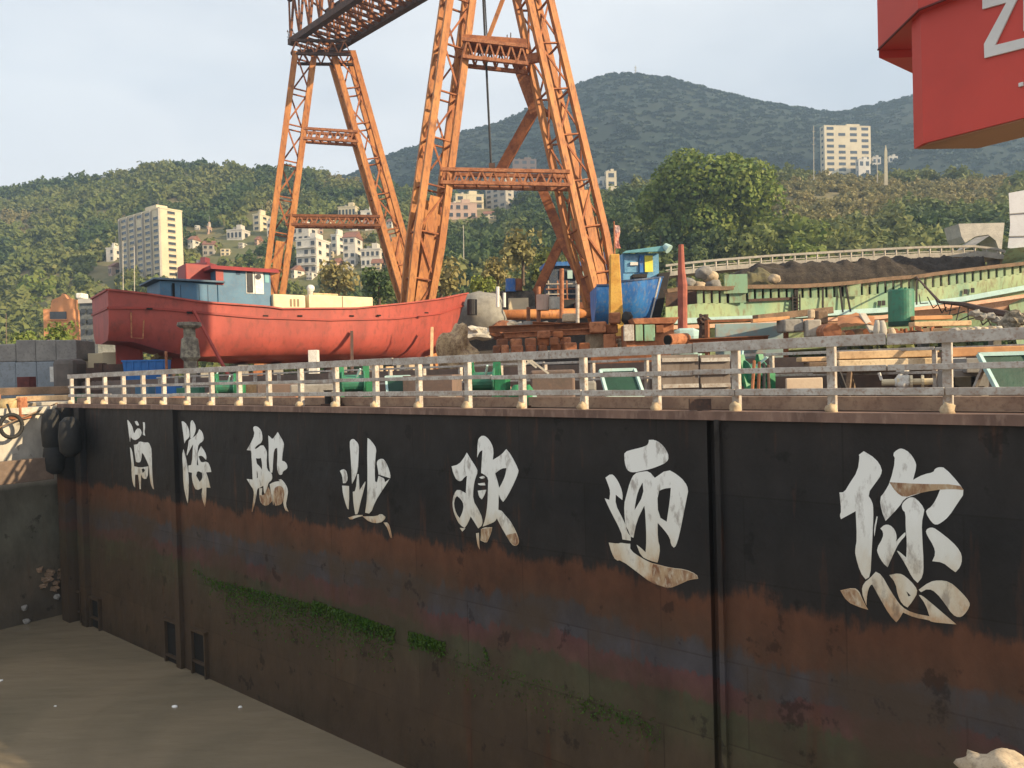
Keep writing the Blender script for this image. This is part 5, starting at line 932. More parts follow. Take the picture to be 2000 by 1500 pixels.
# sawn planks, leaning poles, pump, engine on the right part of the deck
for i, (px0, px1, py0, py1, d, m_, lb) in enumerate(((1566, 1702, 696, 705, 16.6, TIMBER, 'short top plank of the sawn timber stack, left end'), (1640, 1832, 684, 699, 16.4, TIMBER, 'broad upper plank of the sawn timber stack behind the railing'), (1640, 1836, 701, 716, 16.3, M('pale_timber', (.66, .52, .34), (.55, .41, .25), (.3, .2, .12), sc=2), 'broad lower plank of the sawn timber stack behind the railing'), (1580, 1640, 707, 716, 16.5, TIMBER_D, 'grey weathered plank at the left of the stack'), (1862, 2060, 676, 694, 14.8, M('orange_timber', (.52, .27, .12)), 'orange planed beam right of the last post'), (1860, 1888, 699, 707, 14.6, WHITE, 'stub of white pipe right of the last post'), (1600, 1840, 720, 727, 16.6, TIMBER_D, 'dark bearer under the sawn timber stack'))):
    pbox('plank', px0, px1, py0, py1, d, .35, R_(-3), m_, lb, 'plank')
for px in (1660, 1815): single('trestle', MB().beam(P(px, 722, 16.5)-ZD*.0, ground(px-8, 16.3, 0), .09, .09).beam(P(px, 722, 16.6), ground(px+8, 16.8, 0), .09, .09), TIMBER_D, 'dark trestle leg pair under the sawn planks, '+('left' if px < 1700 else 'right'), 'trestle')
tl(1626, 697, 1666, 802, 13.9, 13.75, .085, .085, BLACKS, 'black pole leaning inside the railing', 'pole', 'pole')
pu = thing('pump', 'white valve pump with flanges lying on the gate deck', 'pump', P(1770, 766, 15.2)); a = P(1722, 747, 15.4); b = P(1822, 745, 15.0)
obj('pipe', MB().tube([a, a+(b-a)*.4, b], .07, 10), CREAM, pu); obj('body', MB().blob(a+(b-a)*.42, .17, .14, .16, 3, .2, 3), WHITE, pu, True); obj('handle', MB().tube([a+Vector((0, 0, .05)), a+Vector((-.05, 0, .2))], .03, 6), WHITE, pu)
for s_ in (.3, .56, .78): obj('flange', MB().tube([a+(b-a)*s_, a+(b-a)*(s_+.05)], .14, 14), CREAM, pu)
obj('wheel', MB().tube([a+(b-a)*.42+ZD*.22, a+(b-a)*.42+ZD*.25], .12, 14), WHITE, pu); obj('cradle', MB().box(Vector(((a.x+b.x)/2, a.y, .15)), (.9, .3, .3)), BLACKS, pu)
en = thing('engine_housing', 'grey engine housing with a dark opening right of the last post', 'engine housing', ground(1898, 14, 0)); pbox('cover', 1862, 1932, 722, 800, 14.0, .5, R_(3), M('warm_grey_housing', (.24, .215, .19), (.19, .17, .15), sc=3), None, None, par=en)
pbox('opening', 1864, 1906, 736, 756, 13.97, .04, R_(3), M('dark_opening', (.010, .009, .008)), None, None, par=en, bevel=0); pbox('hood', 1886, 1930, 699, 728, 13.9, .4, R_(3), CONC, None, None, par=en); pbox('louvre', 1908, 1932, 732, 754, 13.94, .05, R_(3), CONC, None, None, par=en, bevel=0)
pbox('board', 1536, 1606, 738, 770, 16.2, .06, R_(-4), M('pale_board', (.58, .46, .34), (.5, .38, .28), sc=2), 'square pale board propped behind the railing', 'board')
for k, px in enumerate((1473, 1483, 1492, 1500)): tl(px, 704+k*3, px-4+k*2, 768, 15.6, 15.3, .06, .06, (RUST_L, RUST, BLACKS, RUST_D)[k], ('orange brown bar, first of the bars leaning by the green winch housing', 'rust red bar, second of the leaning bars', 'black bar, third of the leaning bars', 'dark brown bar, last of the leaning bars')[k], 'bar', 'steel_bar')
ib = MB(); a, b = P(1490, 780, 13.95), P(1545, 780, 13.95)
single('gate_bracket', MB().box(P(1367, 790, 14.6), (.42, .1, .22)).box(P(1367, 800, 14.6), (.08, .1, .2)), RUST_D, 'dark steel bracket at the foot of the railing, left of the leaning bars', 'bracket')
lat_ = MB()
for x0, y0, x1, y1 in ((1012, 722, 1040, 702), (1035, 702, 1072, 730), (1028, 702, 1048, 718)): lat_.beam(P(x0, y0, 19), P(x1, y1, 19), .05, .05)
single('folded_trestle', lat_, CONC_L, 'pale folded trestle above the pair of green motors', 'trestle')
for i, (px, u_, w_, h_, m_, lb) in enumerate(((163, 15.5, .7, .4, GREENM, 'small green chest at the far left end of the gate deck'), (186, 16.5, .9, .6, RUST_D, 'dark chest near the left end of the gate deck'), (205, 15.2, .5, .3, STONE, 'straw coloured bale by the fourth railing post'), (232, 16.2, .9, .7, CONC, 'grey box with rusty sides on the left deck'), (252, 15, .5, .35, BLACKR, 'black rubber block on the left deck'), (283, 16.8, .8, .8, BLUEP, 'dull blue chest on the left deck'), (300, 15.1, .8, .25, M('orange_timber', (.52, .27, .12)), 'orange timber offcut on the left deck'), (330, 16.5, 1.0, .75, BLUEC, 'blue plastic chest behind the left railing'), (345, 15.2, .6, .35, RUST_L, 'rust coloured crate on the left deck'), (372, 16.5, 1.0, .6, GREENT, 'dark green chest left of the small winch'), (393, 15.1, .7, .3, CREAM, 'cream slab in front of the green chest'), (420, 15.3, .5, .45, RUST_L, 'rusty tin box beside the small winch'), (480, 16.5, 1.4, .75, TIMBER_D, 'rounded brown bale right of the small winch'), (500, 15.0, .8, .3, STONE, 'pile of pale stones on the left deck'), (545, 16.6, 1.5, .7, BRICK, 'brown trunk on the deck below the middle of the boat'), (560, 15.2, .9, .35, RUST_L, 'tan rusty box in front of the brown trunk'), (610, 16.3, 1.5, .65, CONC, 'mottled grey trunk left of the big winch'), (625, 15.0, 1.3, .26, M('orange_timber', (.52, .27, .12)), 'long orange timber lying left of the big winch'), (845, 16.4, 1.6, .85, BRICK, 'dull brown locker right of the first skylight'), (872, 15.1, .5, .3, CONC, 'grey pulley block on deck right of the first skylight'), (1080, 16.6, 1.2, .9, BRICK, 'brown locker left of the second skylight'), (980, 16.9, .5, .45, PINKR, 'faded pink keg between the winch and the motors'), (1150, 15.4, .35, .6, CONC, 'rusty grey canister left of the second skylight'))):
    d = dep_u(px, u_); c = P(px, 750, d); yaw = (i*.37) % .6-.3; x, f = dirs(yaw)
    single('deck_box', MB().box(Vector((c.x, c.y, h_/2)), (w_, w_*.6, h_), (x, -f, ZD)), m_, lb, 'deck box', bevel=.06 if i % 3 else .015)
cr_ = MB()
for k in range(6):
    r = .30-.02*k; c = P(470, 775, dep_u(470, 14.7)); c.z = .04+.05*(k % 3)
    cr_.tube([c+Vector((r*math.cos(a), r*math.sin(a), .01*math.sin(3*a+k))) for a in np.linspace(0, 2*math.pi, 21)], .03, 5, False)
single('rope_coil', cr_, STONE, 'pale rope coil on the left deck by the railing', 'rope coil')
single('rope_coil', MB(), STONE, 'x', 'rope coil') if False else None
c = P(650, 785, dep_u(650, 14.2)); c.z = .0
bl = thing('bollard', 'dark double bitt at the foot of the railing below the boat', 'bollard', c)
for s_ in (-.22, .22): obj('bitt', MB().tube([c+VD*s_, c+VD*s_+ZD*.42, c+VD*s_+ZD*.48], [.11, .11, .15], 12), BLACKS, bl)
obj('base', MB().box(c+ZD*.03, (.8, .3, .06), (VD, UD, ZD)), RUST_D, bl)

# ------------------------------------------------------------------ red machine with the big letters, upper right
AF = Vector((.594, -.804, 0)); AL = Vector((.052, .9986, 0))    # along its front (towards the camera on the right), along its left side
zc = thing('red_machine_house', 'red machine housing with big white capital letters overhanging the gate', 'machine house', Vector((17, 20, 0)))
D = 22.0
c0 = P(1803, 280, D); zb = c0.z; zt = zb+9; yb_ = Vector((.804, .594, 0))
def pr_(poly, z0, z1): return MB().prism([(p.x, p.y) for p in poly], Vector((1, 0, 0)), Vector((0, 1, 0)), ZD, (0, 0, z0), z1-z0)
kx = c0-AF*0.0; lf = P(1785, 283, D+.55)
def onz(px, py, z):
    d = ray(px, py); return CAM+d*((z-CAM.z)/d.z)
k1, k2 = onz(1912, 288, zb), onz(2060, 252, zb)
obj('lower_body', pr_([c0, c0+AF*4.6, k2, k1, lf], zb, zt), REDP, zc)
obj('underside', pr_([c0+AF*.12+yb_*.08, c0+AF*4.45+yb_*.08, k2-yb_*.08, k1-yb_*.08, lf+AF*.12], zb-.04, zb-.002), M('tan_underside', (.36, .21, .12), (.28, .16, .09), sc=.6), zc)
cu0 = P(1793, 21, D-.25); zu = cu0.z; cl = cu0+AL*0; far = None
for k in range(400):
    q = cu0+AL*(k*.05)-Vector((.0, 0, 0)); dd = q-CAM; px_ = 1000+FPX*dd.dot(CR)/dd.dot(CF)
    if px_ <= 1716: far = q; break
far = far or cu0+AL*3.2
obj('upper_body', pr_([cu0, cu0+AF*4.8, cu0+AF*4.8+yb_*9, far+yb_*6, far], zu, zt+3), REDP, zc)
obj('stern_shadow_block', pr_([far+Vector((.3, .3, 0)), far+Vector((5, 0, 0)), far+Vector((9.7, 1.9, 0)), far+Vector((2.3, 5.2, 0))], 15.9, zt+8), REDP, zc)  # added block, hidden behind the upper body, casts shade over the boat's stern
fl = P(1716, 113, (far-CAM).dot(CF)).z
obj('side_fairing', MB().prism([(p.x, p.y) for p in (far+AF*.02, far+AF*.02+yb_*.1+AL*-.0, P(1779, 121, (far-CAM).dot(CF)-.1)+yb_*.2, far+yb_*2.5)], Vector((1, 0, 0)), Vector((0, 1, 0)), ZD, (0, 0, fl), zu-fl-.003), REDP, zc)
obj('trim', MB().beam(cu0+ZD*.01-AL*.02, cu0+AF*4.7+ZD*.01, .06, .05).beam(cu0, far, .06, .05), M('trim_dark_red', (.12, .02, .018)), zc)
# letters: read off the photograph, lying on the front plane
fn = Vector((-AF.y*-1, 0, 0)); FN = Vector((-.804, -.594, 0))
def onfront(px, py, out=.0):
    d = ray(px, py); o = c0+FN*out; t_ = (o-CAM).dot(FN)/d.dot(FN); q = CAM+d*t_; return ((q-c0).dot(AF), q.z-c0.z)
def letter(poly, nm):
    obj(nm, MB().prism([onfront(*p) for p in poly], AF, ZD, FN, c0+FN*.002, .07), M('letter_white', (.62, .62, .60), (.56, .56, .54), sc=1, bump=.02), zc, bevel=.012)
letter([(1920.5, 19.5), (1967, 6.5), (1923.5, 87), (1924.4, 114.6), (2026, 89), (2026, 69), (1945.5, 89), (1993, -10), (1993, -32), (1920, -12)], 'letter')
letter([(2000.5, 62), (2000.5, -36), (2052, -54), (2062, -40), (2062, 0), (2050, 14), (2019, 24), (2019, 57)], 'letter')
letter([(1991, 163), (2000, 160.5), (2000, 168.5), (1991, 171)], 'letter')
obj('arm', MB().beam(c0+AF*2.5+yb_*5+ZD*2, c0+AF*2.5+yb_*16+ZD*2, 2.6, 2.4), REDP, zc)
q = c0+AF*2.5+yb_*15.5; obj('column', MB().beam(Vector((q.x, q.y, 0)), Vector((q.x, q.y, zb+3)), 1.6, 1.6, AF), REDP, zc)

# ------------------------------------------------------------------ bits on the water, the rock by the camera
for px, py, r in ((108, 1380, .035), (341, 1381, .075), (469, 1382, .055), (2, 1330, .06)):
    d = ray(px, py); t_ = (WATER-CAM.z)/d.z; q = CAM+d*t_
    single('foam_float', MB().blob(q+ZD*.02, r*1.3, r, r*.6, int(px), .3, 2), M('foam_white', (.80, .80, .78), (.75, .75, .72)), 'small white foam float drifting on the brown water', 'float', 'white floats on the water', smooth=True)
def lquay(px, py):
    d = ray(px, py); t_ = (38.2-CAM.dot(VD))/d.dot(VD); return CAM+d*t_
rgs = MB()
for k in range(9): q = lquay(78+(k*13) % 48, 1112+(k*19) % 44)-VD*.06; rgs.blob(q, .16+.05*(k % 3), .10, .12+.04*(k % 2), k, .6, 2)
single('rag_tangle', rgs, TIMBER_D, 'pale tangle of rags snagged low on the left quay wall', 'rags')
for k, (px, py) in enumerate(((47, 1186), (50, 1212), (110, 1165))):
    single('stone', MB().blob(lquay(px, py)-VD*.1, .14, .12, .13, k, .3, 2), CONC, ('small grey stone by the water below the left quay', 'lower grey stone at the water line of the left quay', 'grey stone under the rag tangle on the left quay')[k], 'stone')
single('boulder', MB().blob(P(1972, 1522, 7.6), .34, .4, .17, 5, .5, 4), STONE, 'sunlit tan boulder in the lower right corner', 'boulder', smooth=True)
# ------------------------------------------------------------------ buildings on the slopes
KEEP = []   # picture boxes kept clear of nearer trees: (x0, x1, y0, y1, depth)
def bldg(nm, px0, px1, pyt, pyb, yaw, dep, label, wallm, storeys, bays, side=2, roof='parapet', balcony=False, wincol=None, Y=None, group=None, sides=True, wfrac=.55):
    c = hit((px0+px1)/2, pyb) if Y is None else P((px0+px1)/2, pyb, Y)
    d = c.y; x, f = dirs(yaw); y = -f
    tocam = Vector((-c.x, -c.y, 0)).normalized(); perp = Vector((-tocam.y, tocam.x, 0))
    H = (pyb-pyt)/FPX*d; Wt = (px1-px0)/FPX*d
    W = (Wt-abs(y.dot(perp))*dep)/max(.3, abs(x.dot(perp))); W = max(W, Wt*.3)
    cx = c+y*dep*.5
    root = thing(nm, label, 'building', Vector((cx.x, cx.y, c.z)), group)
    def bx(nm_, o, sz, m, par, bv=0): return obj(nm_, MB().box(cx+x*o[0]+y*o[1]+ZD*o[2], sz, (x, y, ZD)), m, par, bevel=bv)
    wl = bx('wall', (0, 0, H/2-2.5), (W, dep, H+5), wallm, root)
    if roof == 'parapet':
        bx('parapet', (0, 0, H+.25), (W+.3, dep+.3, .5), wallm, root)
        bx('stair_house', (W*.15, 0, H+1.6), (W*.28, dep*.5, 2.2), wallm, root); obj('aerial', MB().beam(cx+ZD*(H+2.7)+x*W*.2, cx+ZD*(H+5.5)+x*W*.2, .12, .12), CONC, root)
        obj('roof_tank', MB().tube([cx-x*W*.22+ZD*(H+.5), cx-x*W*.22+ZD*(H+2.0)], .8, 10), CONC_L, root)
    elif roof == 'pitched':
        m_ = MB(); q = [cx+x*(sx*(W/2+.3))+y*(sy*(dep/2+.3))+ZD*H for sx, sy in ((-1, -1), (1, -1), (1, 1), (-1, 1))]; r0, r1 = cx-x*(W/2+.3)+ZD*(H+dep*.35), cx+x*(W/2+.3)+ZD*(H+dep*.35)
        m_.add(q+[r0, r1], [(0, 1, 5, 4), (2, 3, 4, 5), (1, 2, 5), (3, 0, 4), (0, 3, 2, 1)]); obj('roof', m_, M('clay_roof', (.26, .12, .08), (.19, .09, .065), sc=.8), root)
    fh = H/storeys; n = 0
    mats = wincol or GLASS
    wmesh = None
    def win(o, wd, ht, ax):
        nonlocal n
        bxx, byy = ax
        c_ = cx+o
        w_ = obj('window', MB().box(c_, (wd, .12, ht), (bxx, byy, ZD)), mats, root)
        obj('sill', MB().box(c_-ZD*(ht/2+.09)-byy*.06, (wd+.3, .3, .14), (bxx, byy, ZD)), wallm, w_); n += 1
    for s in range(storeys):
        z = fh*(s+.55)
        for b in range(bays):
            if n < 84 and (hash((s, b, int(px0))) % 9): win(x*((b+.5)/bays-.5)*W-y*(dep/2+.02)+ZD*z, W/bays*wfrac, fh*.5, (x, y))
        if sides:
            sx = 1 if x.dot(tocam) > 0 else -1
            for b in range(side):
                if n < 96: win(x*sx*(W/2+.02)+y*((b+.5)/side-.5)*dep+ZD*z, dep/side*.34, fh*.45, (y*-sx, x*sx*-1))
        if balcony and s:
            bx('balcony', (0, -dep/2-.45, fh*s), (W*.96, .9, .18), wallm, root)
    KEEP.append((px0-3, px1+3, pyt-4, pyb-(pyb-pyt)*.16, d))
    return root, cx, x, y, W, H
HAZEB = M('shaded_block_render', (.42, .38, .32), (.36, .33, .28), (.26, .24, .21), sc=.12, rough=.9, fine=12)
r_, cx, x, y, W, H = bldg('apartment_tower', 222, 331, 419, 548, R_(-36), 8.5, 'tall beige apartment tower with one sunlit yellow end wall on the left slope', CREAM, 11, 5, 1, wfrac=.62)
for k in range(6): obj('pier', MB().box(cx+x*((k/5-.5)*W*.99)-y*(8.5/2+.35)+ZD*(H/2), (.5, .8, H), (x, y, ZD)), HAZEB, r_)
bldg('apartment_tower', 1612, 1702, 247, 338, R_(8), 8, 'cream tower block standing alone on the right hilltop', CREAM, 8, 4, 1, wfrac=.6)
bldg('annex', 1676, 1702, 312, 346, R_(8), 5, 'small grey white annex at the foot of the hilltop tower block', WHITER, 2, 2, 1)
bldg('apartment_building', 566, 633, 468, 535, R_(-14), 11, 'white four storey apartment building between the far crane legs, with dark balcony fronts', WHITER, 4, 3, 2, balcony=True)
bldg('apartment_building', 562, 612, 444, 474, R_(-14), 8, 'white terraced block rising behind the four storey apartment building', WHITER, 2, 3, 1)
bldg('house', 638, 668, 460, 500, R_(-20), 7, 'white house with a blank sunlit end wall right of the apartment building', WHITER, 3, 1, 1)
bldg('house', 664, 702, 464, 520, R_(-8), 8, 'white stepped house beside the blank white house', WHITER, 4, 2, 1, roof='pitched')
bldg('house', 700, 748, 488, 522, R_(-5), 8, 'low white house at the right end of the white cluster', WHITER, 2, 4, 1)
bldg('house', 655, 700, 405, 426, R_(-10), 8, 'long low cream house above the far crane cross beam', CREAM, 1, 5, 1)
bldg('house', 702, 738, 413, 434, R_(0), 8, 'small pale house seen through the far crane leg', WHITER, 2, 3, 1)
bldg('house', 436, 480, 450, 470, R_(-10), 7, 'low white house halfway up the slope left of the far crane leg', WHITER, 1, 4, 1)
bldg('house', 486, 517, 420, 452, R_(-18), 7, 'cream square house with a roof hut left of the far crane leg', CREAM, 3, 1, 1)
bldg('house', 518, 534, 434, 462, R_(0), 6, 'narrow white house touching the far crane leg', WHITER, 2, 1, 1)
bldg('house', 402, 410, 444, 458, R_(0), 4, 'tiny pink house on the slope right of the beige tower', PINKR, 1, 1, 1)
bldg('house', 360, 384, 468, 486, R_(-10), 6, 'small white house right of the beige tower', WHITER, 2, 2, 1, roof='pitched')
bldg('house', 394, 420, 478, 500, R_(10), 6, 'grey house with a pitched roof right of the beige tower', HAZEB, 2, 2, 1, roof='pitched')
bldg('house', 200, 230, 486, 512, R_(-10), 6, 'pale house left of the beige tower', WHITER, 2, 2, 1)
bldg('house', 202, 228, 521, 540, R_(-20), 6, 'pink house with a pitched roof below the pale house', PINKR, 1, 2, 1, roof='pitched')
bldg('house', 363, 412, 516, 545, R_(-10), 6, 'dark red house top behind the wheelhouse', REDROOF, 1, 2, 1)
bldg('villa', 872, 934, 398, 428, R_(10), 9, 'pinkish stepped villa between the near crane legs, lower wing', PINKR, 2, 4, 1)
bldg('villa', 888, 948, 381, 410, R_(14), 8, 'cream upper villa behind the stepped villa', CREAM, 2, 3, 1, balcony=True)
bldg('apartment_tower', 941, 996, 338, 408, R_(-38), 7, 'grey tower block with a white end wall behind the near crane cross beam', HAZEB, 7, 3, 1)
bldg('brick_building', 1002, 1050, 312, 372, R_(5), 9, 'brown brick building behind the crane brace', BRICK, 5, 3, 1)
bldg('hospital', 1142, 1206, 349, 368, R_(3), 9, 'long low white building on the ridge right of the crane leg', WHITER, 1, 7, 1, sides=False)
bldg('water_tower', 1183, 1206, 335, 368, R_(6), 6, 'square cream tower at the right end of the long white building', CREAM, 2, 1, 1, Y=hit(1174, 368).y-9)
bldg('house', 1735, 1755, 306, 318, R_(0), 5, 'little white house right of the pale obelisk on the hilltop', WHITER, 1, 2, 1)
bldg('house', 1703, 1722, 308, 322, R_(0), 5, 'little white house left of the pale obelisk on the hilltop', WHITER, 1, 2, 1)
for i, (px, py, w_, h_) in enumerate(((572, 545, 24, 18), (604, 548, 22, 16), (640, 505, 26, 14), (655, 528, 20, 16), (680, 530, 22, 14), (716, 505, 20, 16), (735, 528, 24, 14), (620, 458, 22, 16), (690, 452, 22, 14), (722, 450, 18, 14), (640, 440, 20, 12), (755, 470, 18, 14), (760, 445, 22, 12), (470, 486, 18, 12), (440, 500, 20, 14), (500, 480, 16, 12), (385, 450, 14, 10), (860, 415, 16, 16), (955, 428, 20, 10), (425, 535, 22, 14), (345, 540, 14, 12))):
    bldg('house', px-w_/2, px+w_/2, py-h_, py, R_(-24+(i*17) % 40), 5.5, 'small plain white house among trees in the hillside cluster', (WHITER, WHITER, CREAM, PINKR)[i % 4], 2, 2+i % 2, 1, roof='pitched' if i % 3 == 0 else 'none', group='small white houses in the hillside cluster')
oh, cx, x, y, W, H = bldg('workshop', 77, 152, 603, 632, R_(12), 6, 'bright orange workshop wall among bushes at the left', ORANGER, 1, 1, 1, roof='none', Y=115, sides=False)
obj('upper_wall', MB().prism([(-W*.27, 0), (W*.47, 0), (W*.47, 1.6), (W*.3, 1.5), (W*.16, 2.4), (W*.08, 1.9), (-W*.2, 1.4)], x, ZD, y, cx+ZD*H-y*2.9, 2.5), ORANGER, oh)
hc = hit(1920, 480)
tp = thing('stone_portal', 'pale stone wall with a dark culvert arch on the right slope', 'wall', P(1920, 482, 120)); D = 120
wp = [P(1872, 437, D), P(1962, 435, D), P(1955, 500, D), P(1945, 470, D), P(1930, 458, D), P(1905, 462, D), P(1885, 474, D), P(1878, 462, D)]
obj('wall', MB().add(wp+[p+Vector((0, 4, 0)) for p in wp], [tuple(range(8)), tuple(range(15, 7, -1))]+[(i, (i+1) % 8, 8+(i+1) % 8, 8+i) for i in range(8)]), CONC_L, tp)
obj('apron', MB().add([P(1880, 478, D-1), P(1905, 464, D-1), P(1935, 459, D-1), P(1900, 482, D-6), P(1868, 490, D-6)], [(0, 1, 2, 3, 4)]), CONC, tp)
ob = P(1730, 345, 250); single('obelisk', MB().tube([ob-ZD*3, P(1730, 296, 250), P(1730, 283, 250)], [.75, .55, .05], 4), CREAM, 'slim pale obelisk on the right hilltop', 'obelisk')
for px, pb_, pt_, d, lb in ((1589, 330, 246, 260, 'lattice radio mast left of the hilltop tower block'), (1241, 148, 128, 942, 'tiny transmitter mast on the mountain summit'), (905, 485, 440, 170, 'pale pole on the slope between the near crane legs'), (879, 566, 514, 120, 'thin pale pole below the slope path, left of the yellow lamp'), (12, 690, 612, 95, 'wooden pole at the far left'), (1713, 335, 305, 250, 'short thin mast beside the tower annex'), (240, 575, 470, 150, 'thin pylon pole in front of the beige tower'), (262, 575, 480, 150, 'second thin pylon pole in front of the beige tower')):
    a, b = P(px, pb_, d), P(px, pt_, d); r = max(.07, .9/FPX*d); a = a-ZD*max(2, d*.015)
    m_ = MB().tube([a, b], [r, r*.7], 6)
    if 'lattice' in lb or 'summit' in lb:
        for k in range(3): m_.beam(a+(b-a)*(.9-.12*k)-Vector((r*3, 0, 0)), a+(b-a)*(.9-.12*k)+Vector((r*3, 0, 0)), r, r)
    single('pole', m_, CONC_L if d > 130 else TIMBER, lb, 'pole')
# ------------------------------------------------------------------ trees
def crown(nl, nlobe, leaf, seed, flat=.8, lobe=.42):
    """leaf faces spread through lobes, in a unit crown standing on z = 0"""
    g = np.random.RandomState(seed); cs = []
    for _ in range(nlobe):
        a = g.uniform(0, 2*np.pi); r = np.sqrt(g.uniform(0, 1))*.62; z = g.uniform(.35, 1.25)*flat; r *= (1-.45*abs(z/flat-.75)); cs.append((r*np.cos(a), r*np.sin(a), z, lobe*g.uniform(.6, 1.15)))
    cs = np.array(cs); pick = g.randint(0, nlobe, nl); c = cs[pick]
    n = g.normal(size=(nl, 3)); n[:, 2] += .35; n /= np.linalg.norm(n, axis=1)[:, None]
    rad = c[:, 3]*g.uniform(.55, 1.0, nl)**.5; p = c[:, :3]+n*rad[:, None]
    nn_ = n+g.normal(size=(nl, 3))*.55; nn_ /= np.linalg.norm(nn_, axis=1)[:, None]
    t_ = np.cross(nn_, g.normal(size=(nl, 3))); t_ /= np.linalg.norm(t_, axis=1)[:, None]; b_ = np.cross(nn_, t_)
    s = leaf*g.uniform(.6, 1.3, nl)[:, None]
    return np.stack([p-t_*s-b_*s*.55, p+t_*s-b_*s*.7, p+t_*s*.8+b_*s*.6, p-t_*s*.9+b_*s*.7], 1)   # nl,4,3
def qmesh(nm, V, m):
    n = V.shape[0]; me = bpy.data.meshes.new(nm); me.vertices.add(n*4); me.vertices.foreach_set('co', V.reshape(-1).astype(np.float32))
    me.loops.add(n*4); me.loops.foreach_set('vertex_index', np.arange(n*4, dtype=np.int32)); me.polygons.add(n); me.polygons.foreach_set('loop_start', np.arange(0, n*4, 4, dtype=np.int32))
    me.update(calc_edges=True); me.materials.append(m); return me
LG = leafmat('mid_green_leaves', (.165, .195, .052), (.225, .22, .074), (.10, .13, .04), .03)
LD = leafmat('dark_green_leaves', (.072, .115, .036), (.115, .145, .046), (.045, .075, .026), .05)
LB_ = leafmat('bright_leaves', (.19, .235, .04), (.10, .165, .03), (.26, .26, .07), .28)
LY = leafmat('dry_leaves', (.33, .275, .11), (.25, .235, .09), (.19, .155, .07), .06)
TM = {'g': LG, 'd': LD, 'b': LB_, 'y': LY}
PROTO = {}
def proto(kind, i):
    if (kind, i) not in PROTO:
        PROTO[kind, i] = qmesh('crown', crown(620, 9+i*2, .085, 40+i, flat=.62+.10*i), TM[kind])
    return PROTO[kind, i]
tmesh = bpy.data.meshes.new('trunk'); tb = MB().tube([(0, 0, -.6), (.02, 0, .2), (-.02, .02, .5), (.03, 0, .75)], [.07, .055, .045, .03], 7).tube([(0, 0, .3), (.25, .1, .62)], [.03, .015], 5).tube([(0, 0, .35), (-.22, -.12, .66)], [.03, .015], 5)
tmesh.from_pydata([tuple(v) for v in tb.v], [], tb.f); tmesh.materials.append(BARK)
def tree(loc, s, kind, label, group=None, zs=1.0, rz=0, nm='tree'):
    t_ = thing(nm, label, 'tree' if nm == 'tree' else 'bush', loc, group, rz); t_.scale = (s, s, s*zs)
    link(bpy.data.objects.new('trunk', tmesh), t_); link(bpy.data.objects.new('crown', proto(kind, random.randrange(4))), t_); return t_
# the big round tree
bt_ = hit(1380, 500); sc_ = 165/FPX*bt_.y
bg_ = thing('big_tree', 'huge round dark green broadleaf tree dominating the right slope', 'tree', bt_)
big = crown(30000, 44, .020, 5, flat=.74, lobe=.25)
BT = leafmat('big_tree_leaves', (.17, .23, .036), (.08, .14, .026), (.26, .27, .065), .16)
me = qmesh('crown', big*sc_*np.array([1.08, 1.0, 1.0])+np.array([0, 0, sc_*.02]), BT); link(bpy.data.objects.new('crown', me), bg_)
tr = MB().tube([(0, 0, -2), (0, 0, sc_*.3), (sc_*.05, 0, sc_*.6)], [.8, .6, .35], 9)
for k in range(6): a = k*1.05; tr.tube([(0, 0, sc_*(.2+.05*k)), (sc_*.4*math.cos(a), sc_*.4*math.sin(a), sc_*(.55+.06*k))], [.32, .1], 6)
tr.v = [v+bt_ for v in tr.v]; obj('trunk', tr, BARK, bg_)
KEEP.append((1250, 1530, 330, 425, bt_.y))
def clear(q, s, d):
    dd = q-CAM; f_ = dd.dot(CF); px = 1000+FPX*dd.dot(CR)/f_; py0 = 750-FPX*(dd.z+s*1.1)/f_-0; py0 = 750-FPX*((q+ZD*s*1.15-CAM).dot(CU))/f_; py1 = 750-FPX*dd.dot(CU)/f_; w_ = s*.62/f_*FPX
    for x0, x1, y0, y1, D_ in KEEP:
        if f_ < D_+4 and px+w_ > x0 and px-w_ < x1 and py0 < y1 and py1 > y0: return False
    return True
def zone(px, Y, y0, y1):
    f_ = (Y-y0)/(y1-y0); n = mnoise.noise(Vector((px*.008, Y*.013, 0)))
    if px > 1480: return 'y' if n > -.02 and f_ > .5 else ('b' if n > .22 else ('g' if n > -.3 else 'd'))
    if px > 1180: return 'd' if n > -.1 else 'g'
    if px < 420 and f_ < .42: return 'b' if n > .25 else 'g'
    if 800 < px < 1180: return 'd' if n > .0 else 'g'
    return 'y' if n > .40 else ('g' if n > -.15 else 'd')
spots = []
rg_ = random.Random(11)
for _ in range(9000):
    px = rg_.uniform(-60, 2120); y0 = lerp(Y0T, px); y1 = lerp(Y1T, px)
    Y = math.sqrt(rg_.uniform((y0-22)**2, (y1+12)**2)); t_ = (px-1000)/FPX
    if rg_.random() > .62: continue
    kind = zone(px, Y, y0, y1); s = rg_.uniform(3.4, 6.4)*(1.0 if Y > 160 else .8)
    if kind == 'y': s *= .62
    if px > 1480: s *= .85
    q = Vector((t_*Y, Y, tz(t_, Y)-.3))
    if 860 < px < 1250 and Y < 140: continue
    if not clear(q, s, Y): continue
    spots.append((q, s, kind, px, Y))
spots.sort(key=lambda a: -a[1]/a[4])
NEAR = spots[:230]; FAR = spots[230:]
GR = {'g': ('mid green broadleaf tree on the wooded slope', 'mid green trees on the slope'), 'd': ('dark green dense tree on the wooded slope', 'dark green trees on the slope'), 'b': ('bright yellow green bushy tree low on the left slope', 'bright green trees on the left slope'), 'y': ('dry yellowish brown bush on the slope', 'dry brown bushes on the slope')}
for q, s, kd, px, Y in NEAR: tree(q, s, kd, *GR[kd], zs=rg_.uniform(.8, 1.15), rz=rg_.uniform(0, 6.28), nm='bush' if kd == 'y' else 'tree')
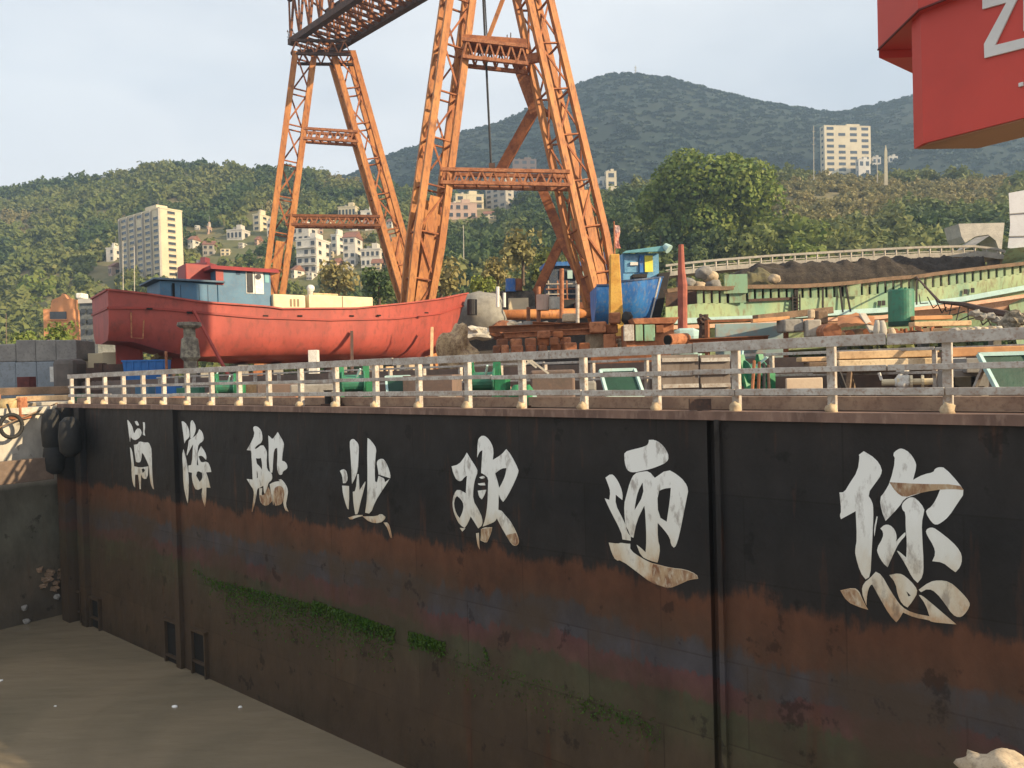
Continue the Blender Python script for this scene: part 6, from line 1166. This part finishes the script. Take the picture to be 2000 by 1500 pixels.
TPL = [crown(110, 8, .16, 90+i, flat=.62+.08*i) for i in range(5)]
for kd, nm in (('g', 'hillside_wood'), ('d', 'dark_hillside_wood'), ('b', 'bright_hillside_wood'), ('y', 'dry_hillside_scrub')):
    L_ = []
    for q, s, k_, px, Y in FAR:
        if k_ != kd: continue
        a = rg_.uniform(0, 6.28); R2 = np.array([[math.cos(a), -math.sin(a), 0], [math.sin(a), math.cos(a), 0], [0, 0, rg_.uniform(.8, 1.2)]])
        L_.append((TPL[rg_.randrange(5)]@R2.T)*s+np.array(q)+np.array([0, 0, -.25*s]))
    if L_: tag(link(bpy.data.objects.new(nm, qmesh(nm, np.concatenate(L_), TM[kd]))), kind='stuff')
# scrub over the mountain and along its skyline
L_ = []; TP2 = [crown(26, 5, .30, 200+i, flat=.5) for i in range(4)]
for _ in range(6500):
    px = rg_.uniform(560, 2150); t_ = (px-1000)/FPX; Y = rg_.uniform(640, YM+5) if rg_.random() < .8 else YM-rg_.uniform(0, 14)
    s = rg_.uniform(2.8, 6.5); q = np.array([t_*Y, Y, tz(t_, Y)-.35*s]); L_.append(TP2[rg_.randrange(4)]*s*np.array([1.3, 1.3, .8])+q)
MS = leafmat('mountain_leaves', (.032, .058, .038), (.052, .068, .042), (.028, .050, .034), .008)
tag(link(bpy.data.objects.new('mountain_scrub', qmesh('mountain_scrub', np.concatenate(L_), MS))), kind='stuff')
# named shrubs near the yard: yellow blossoming ones by the path, bushes by the orange workshop
for px, py, d, s, kd, lb in ((972, 540, 95, 2.6, 'y', 'yellow blossoming shrub under the near crane cross beam'), (945, 575, 92, 2.2, 'b', 'pale yellow green shrub above the red bow'), (1020, 500, 110, 4.2, 'y', 'brown leafless thicket left of the crane brace'), (58, 672, 88, 2.2, 'b', 'bright green bush left of the dark block tower'), (118, 668, 84, 2.4, 'b', 'rounded bright green bush in front of the orange workshop'), (1075, 530, 100, 3.4, 'g', 'green bush seen under the crane brace'), (660, 560, 120, 4.0, 'y', 'brown dry bush behind the cream hatch covers'), (740, 570, 115, 3.6, 'd', 'dark bush right of the cream hatch covers'), (860, 560, 105, 4.2, 'y', 'reddish brown bush above the fore end of the red boat')):
    q = P(px, py, d); q.z = P(px, py+s*.45/d*FPX, d).z; tree(q, s, kd, lb, nm='bush')
# ------------------------------------------------------------------ haze
hz = bpy.data.materials.new('haze'); hz.use_nodes = True; t = hz.node_tree; t.nodes.clear()
v = N(t, 'ShaderNodeVolumePrincipled'); v.inputs['Color'].default_value = (.50, .72, 1.0, 1); v.inputs['Density'].default_value = .00036; v.inputs['Anisotropy'].default_value = .1
o = N(t, 'ShaderNodeOutputMaterial'); t.links.new(v.outputs[0], o.inputs['Volume'])
zlo, zhi = -14.0, 560.0
hb_ = MB().box((0, 660, (zlo+zhi)/2), (4600, 1440, zhi-zlo))
ho = obj('haze', hb_, hz); tag(ho, kind='stuff')
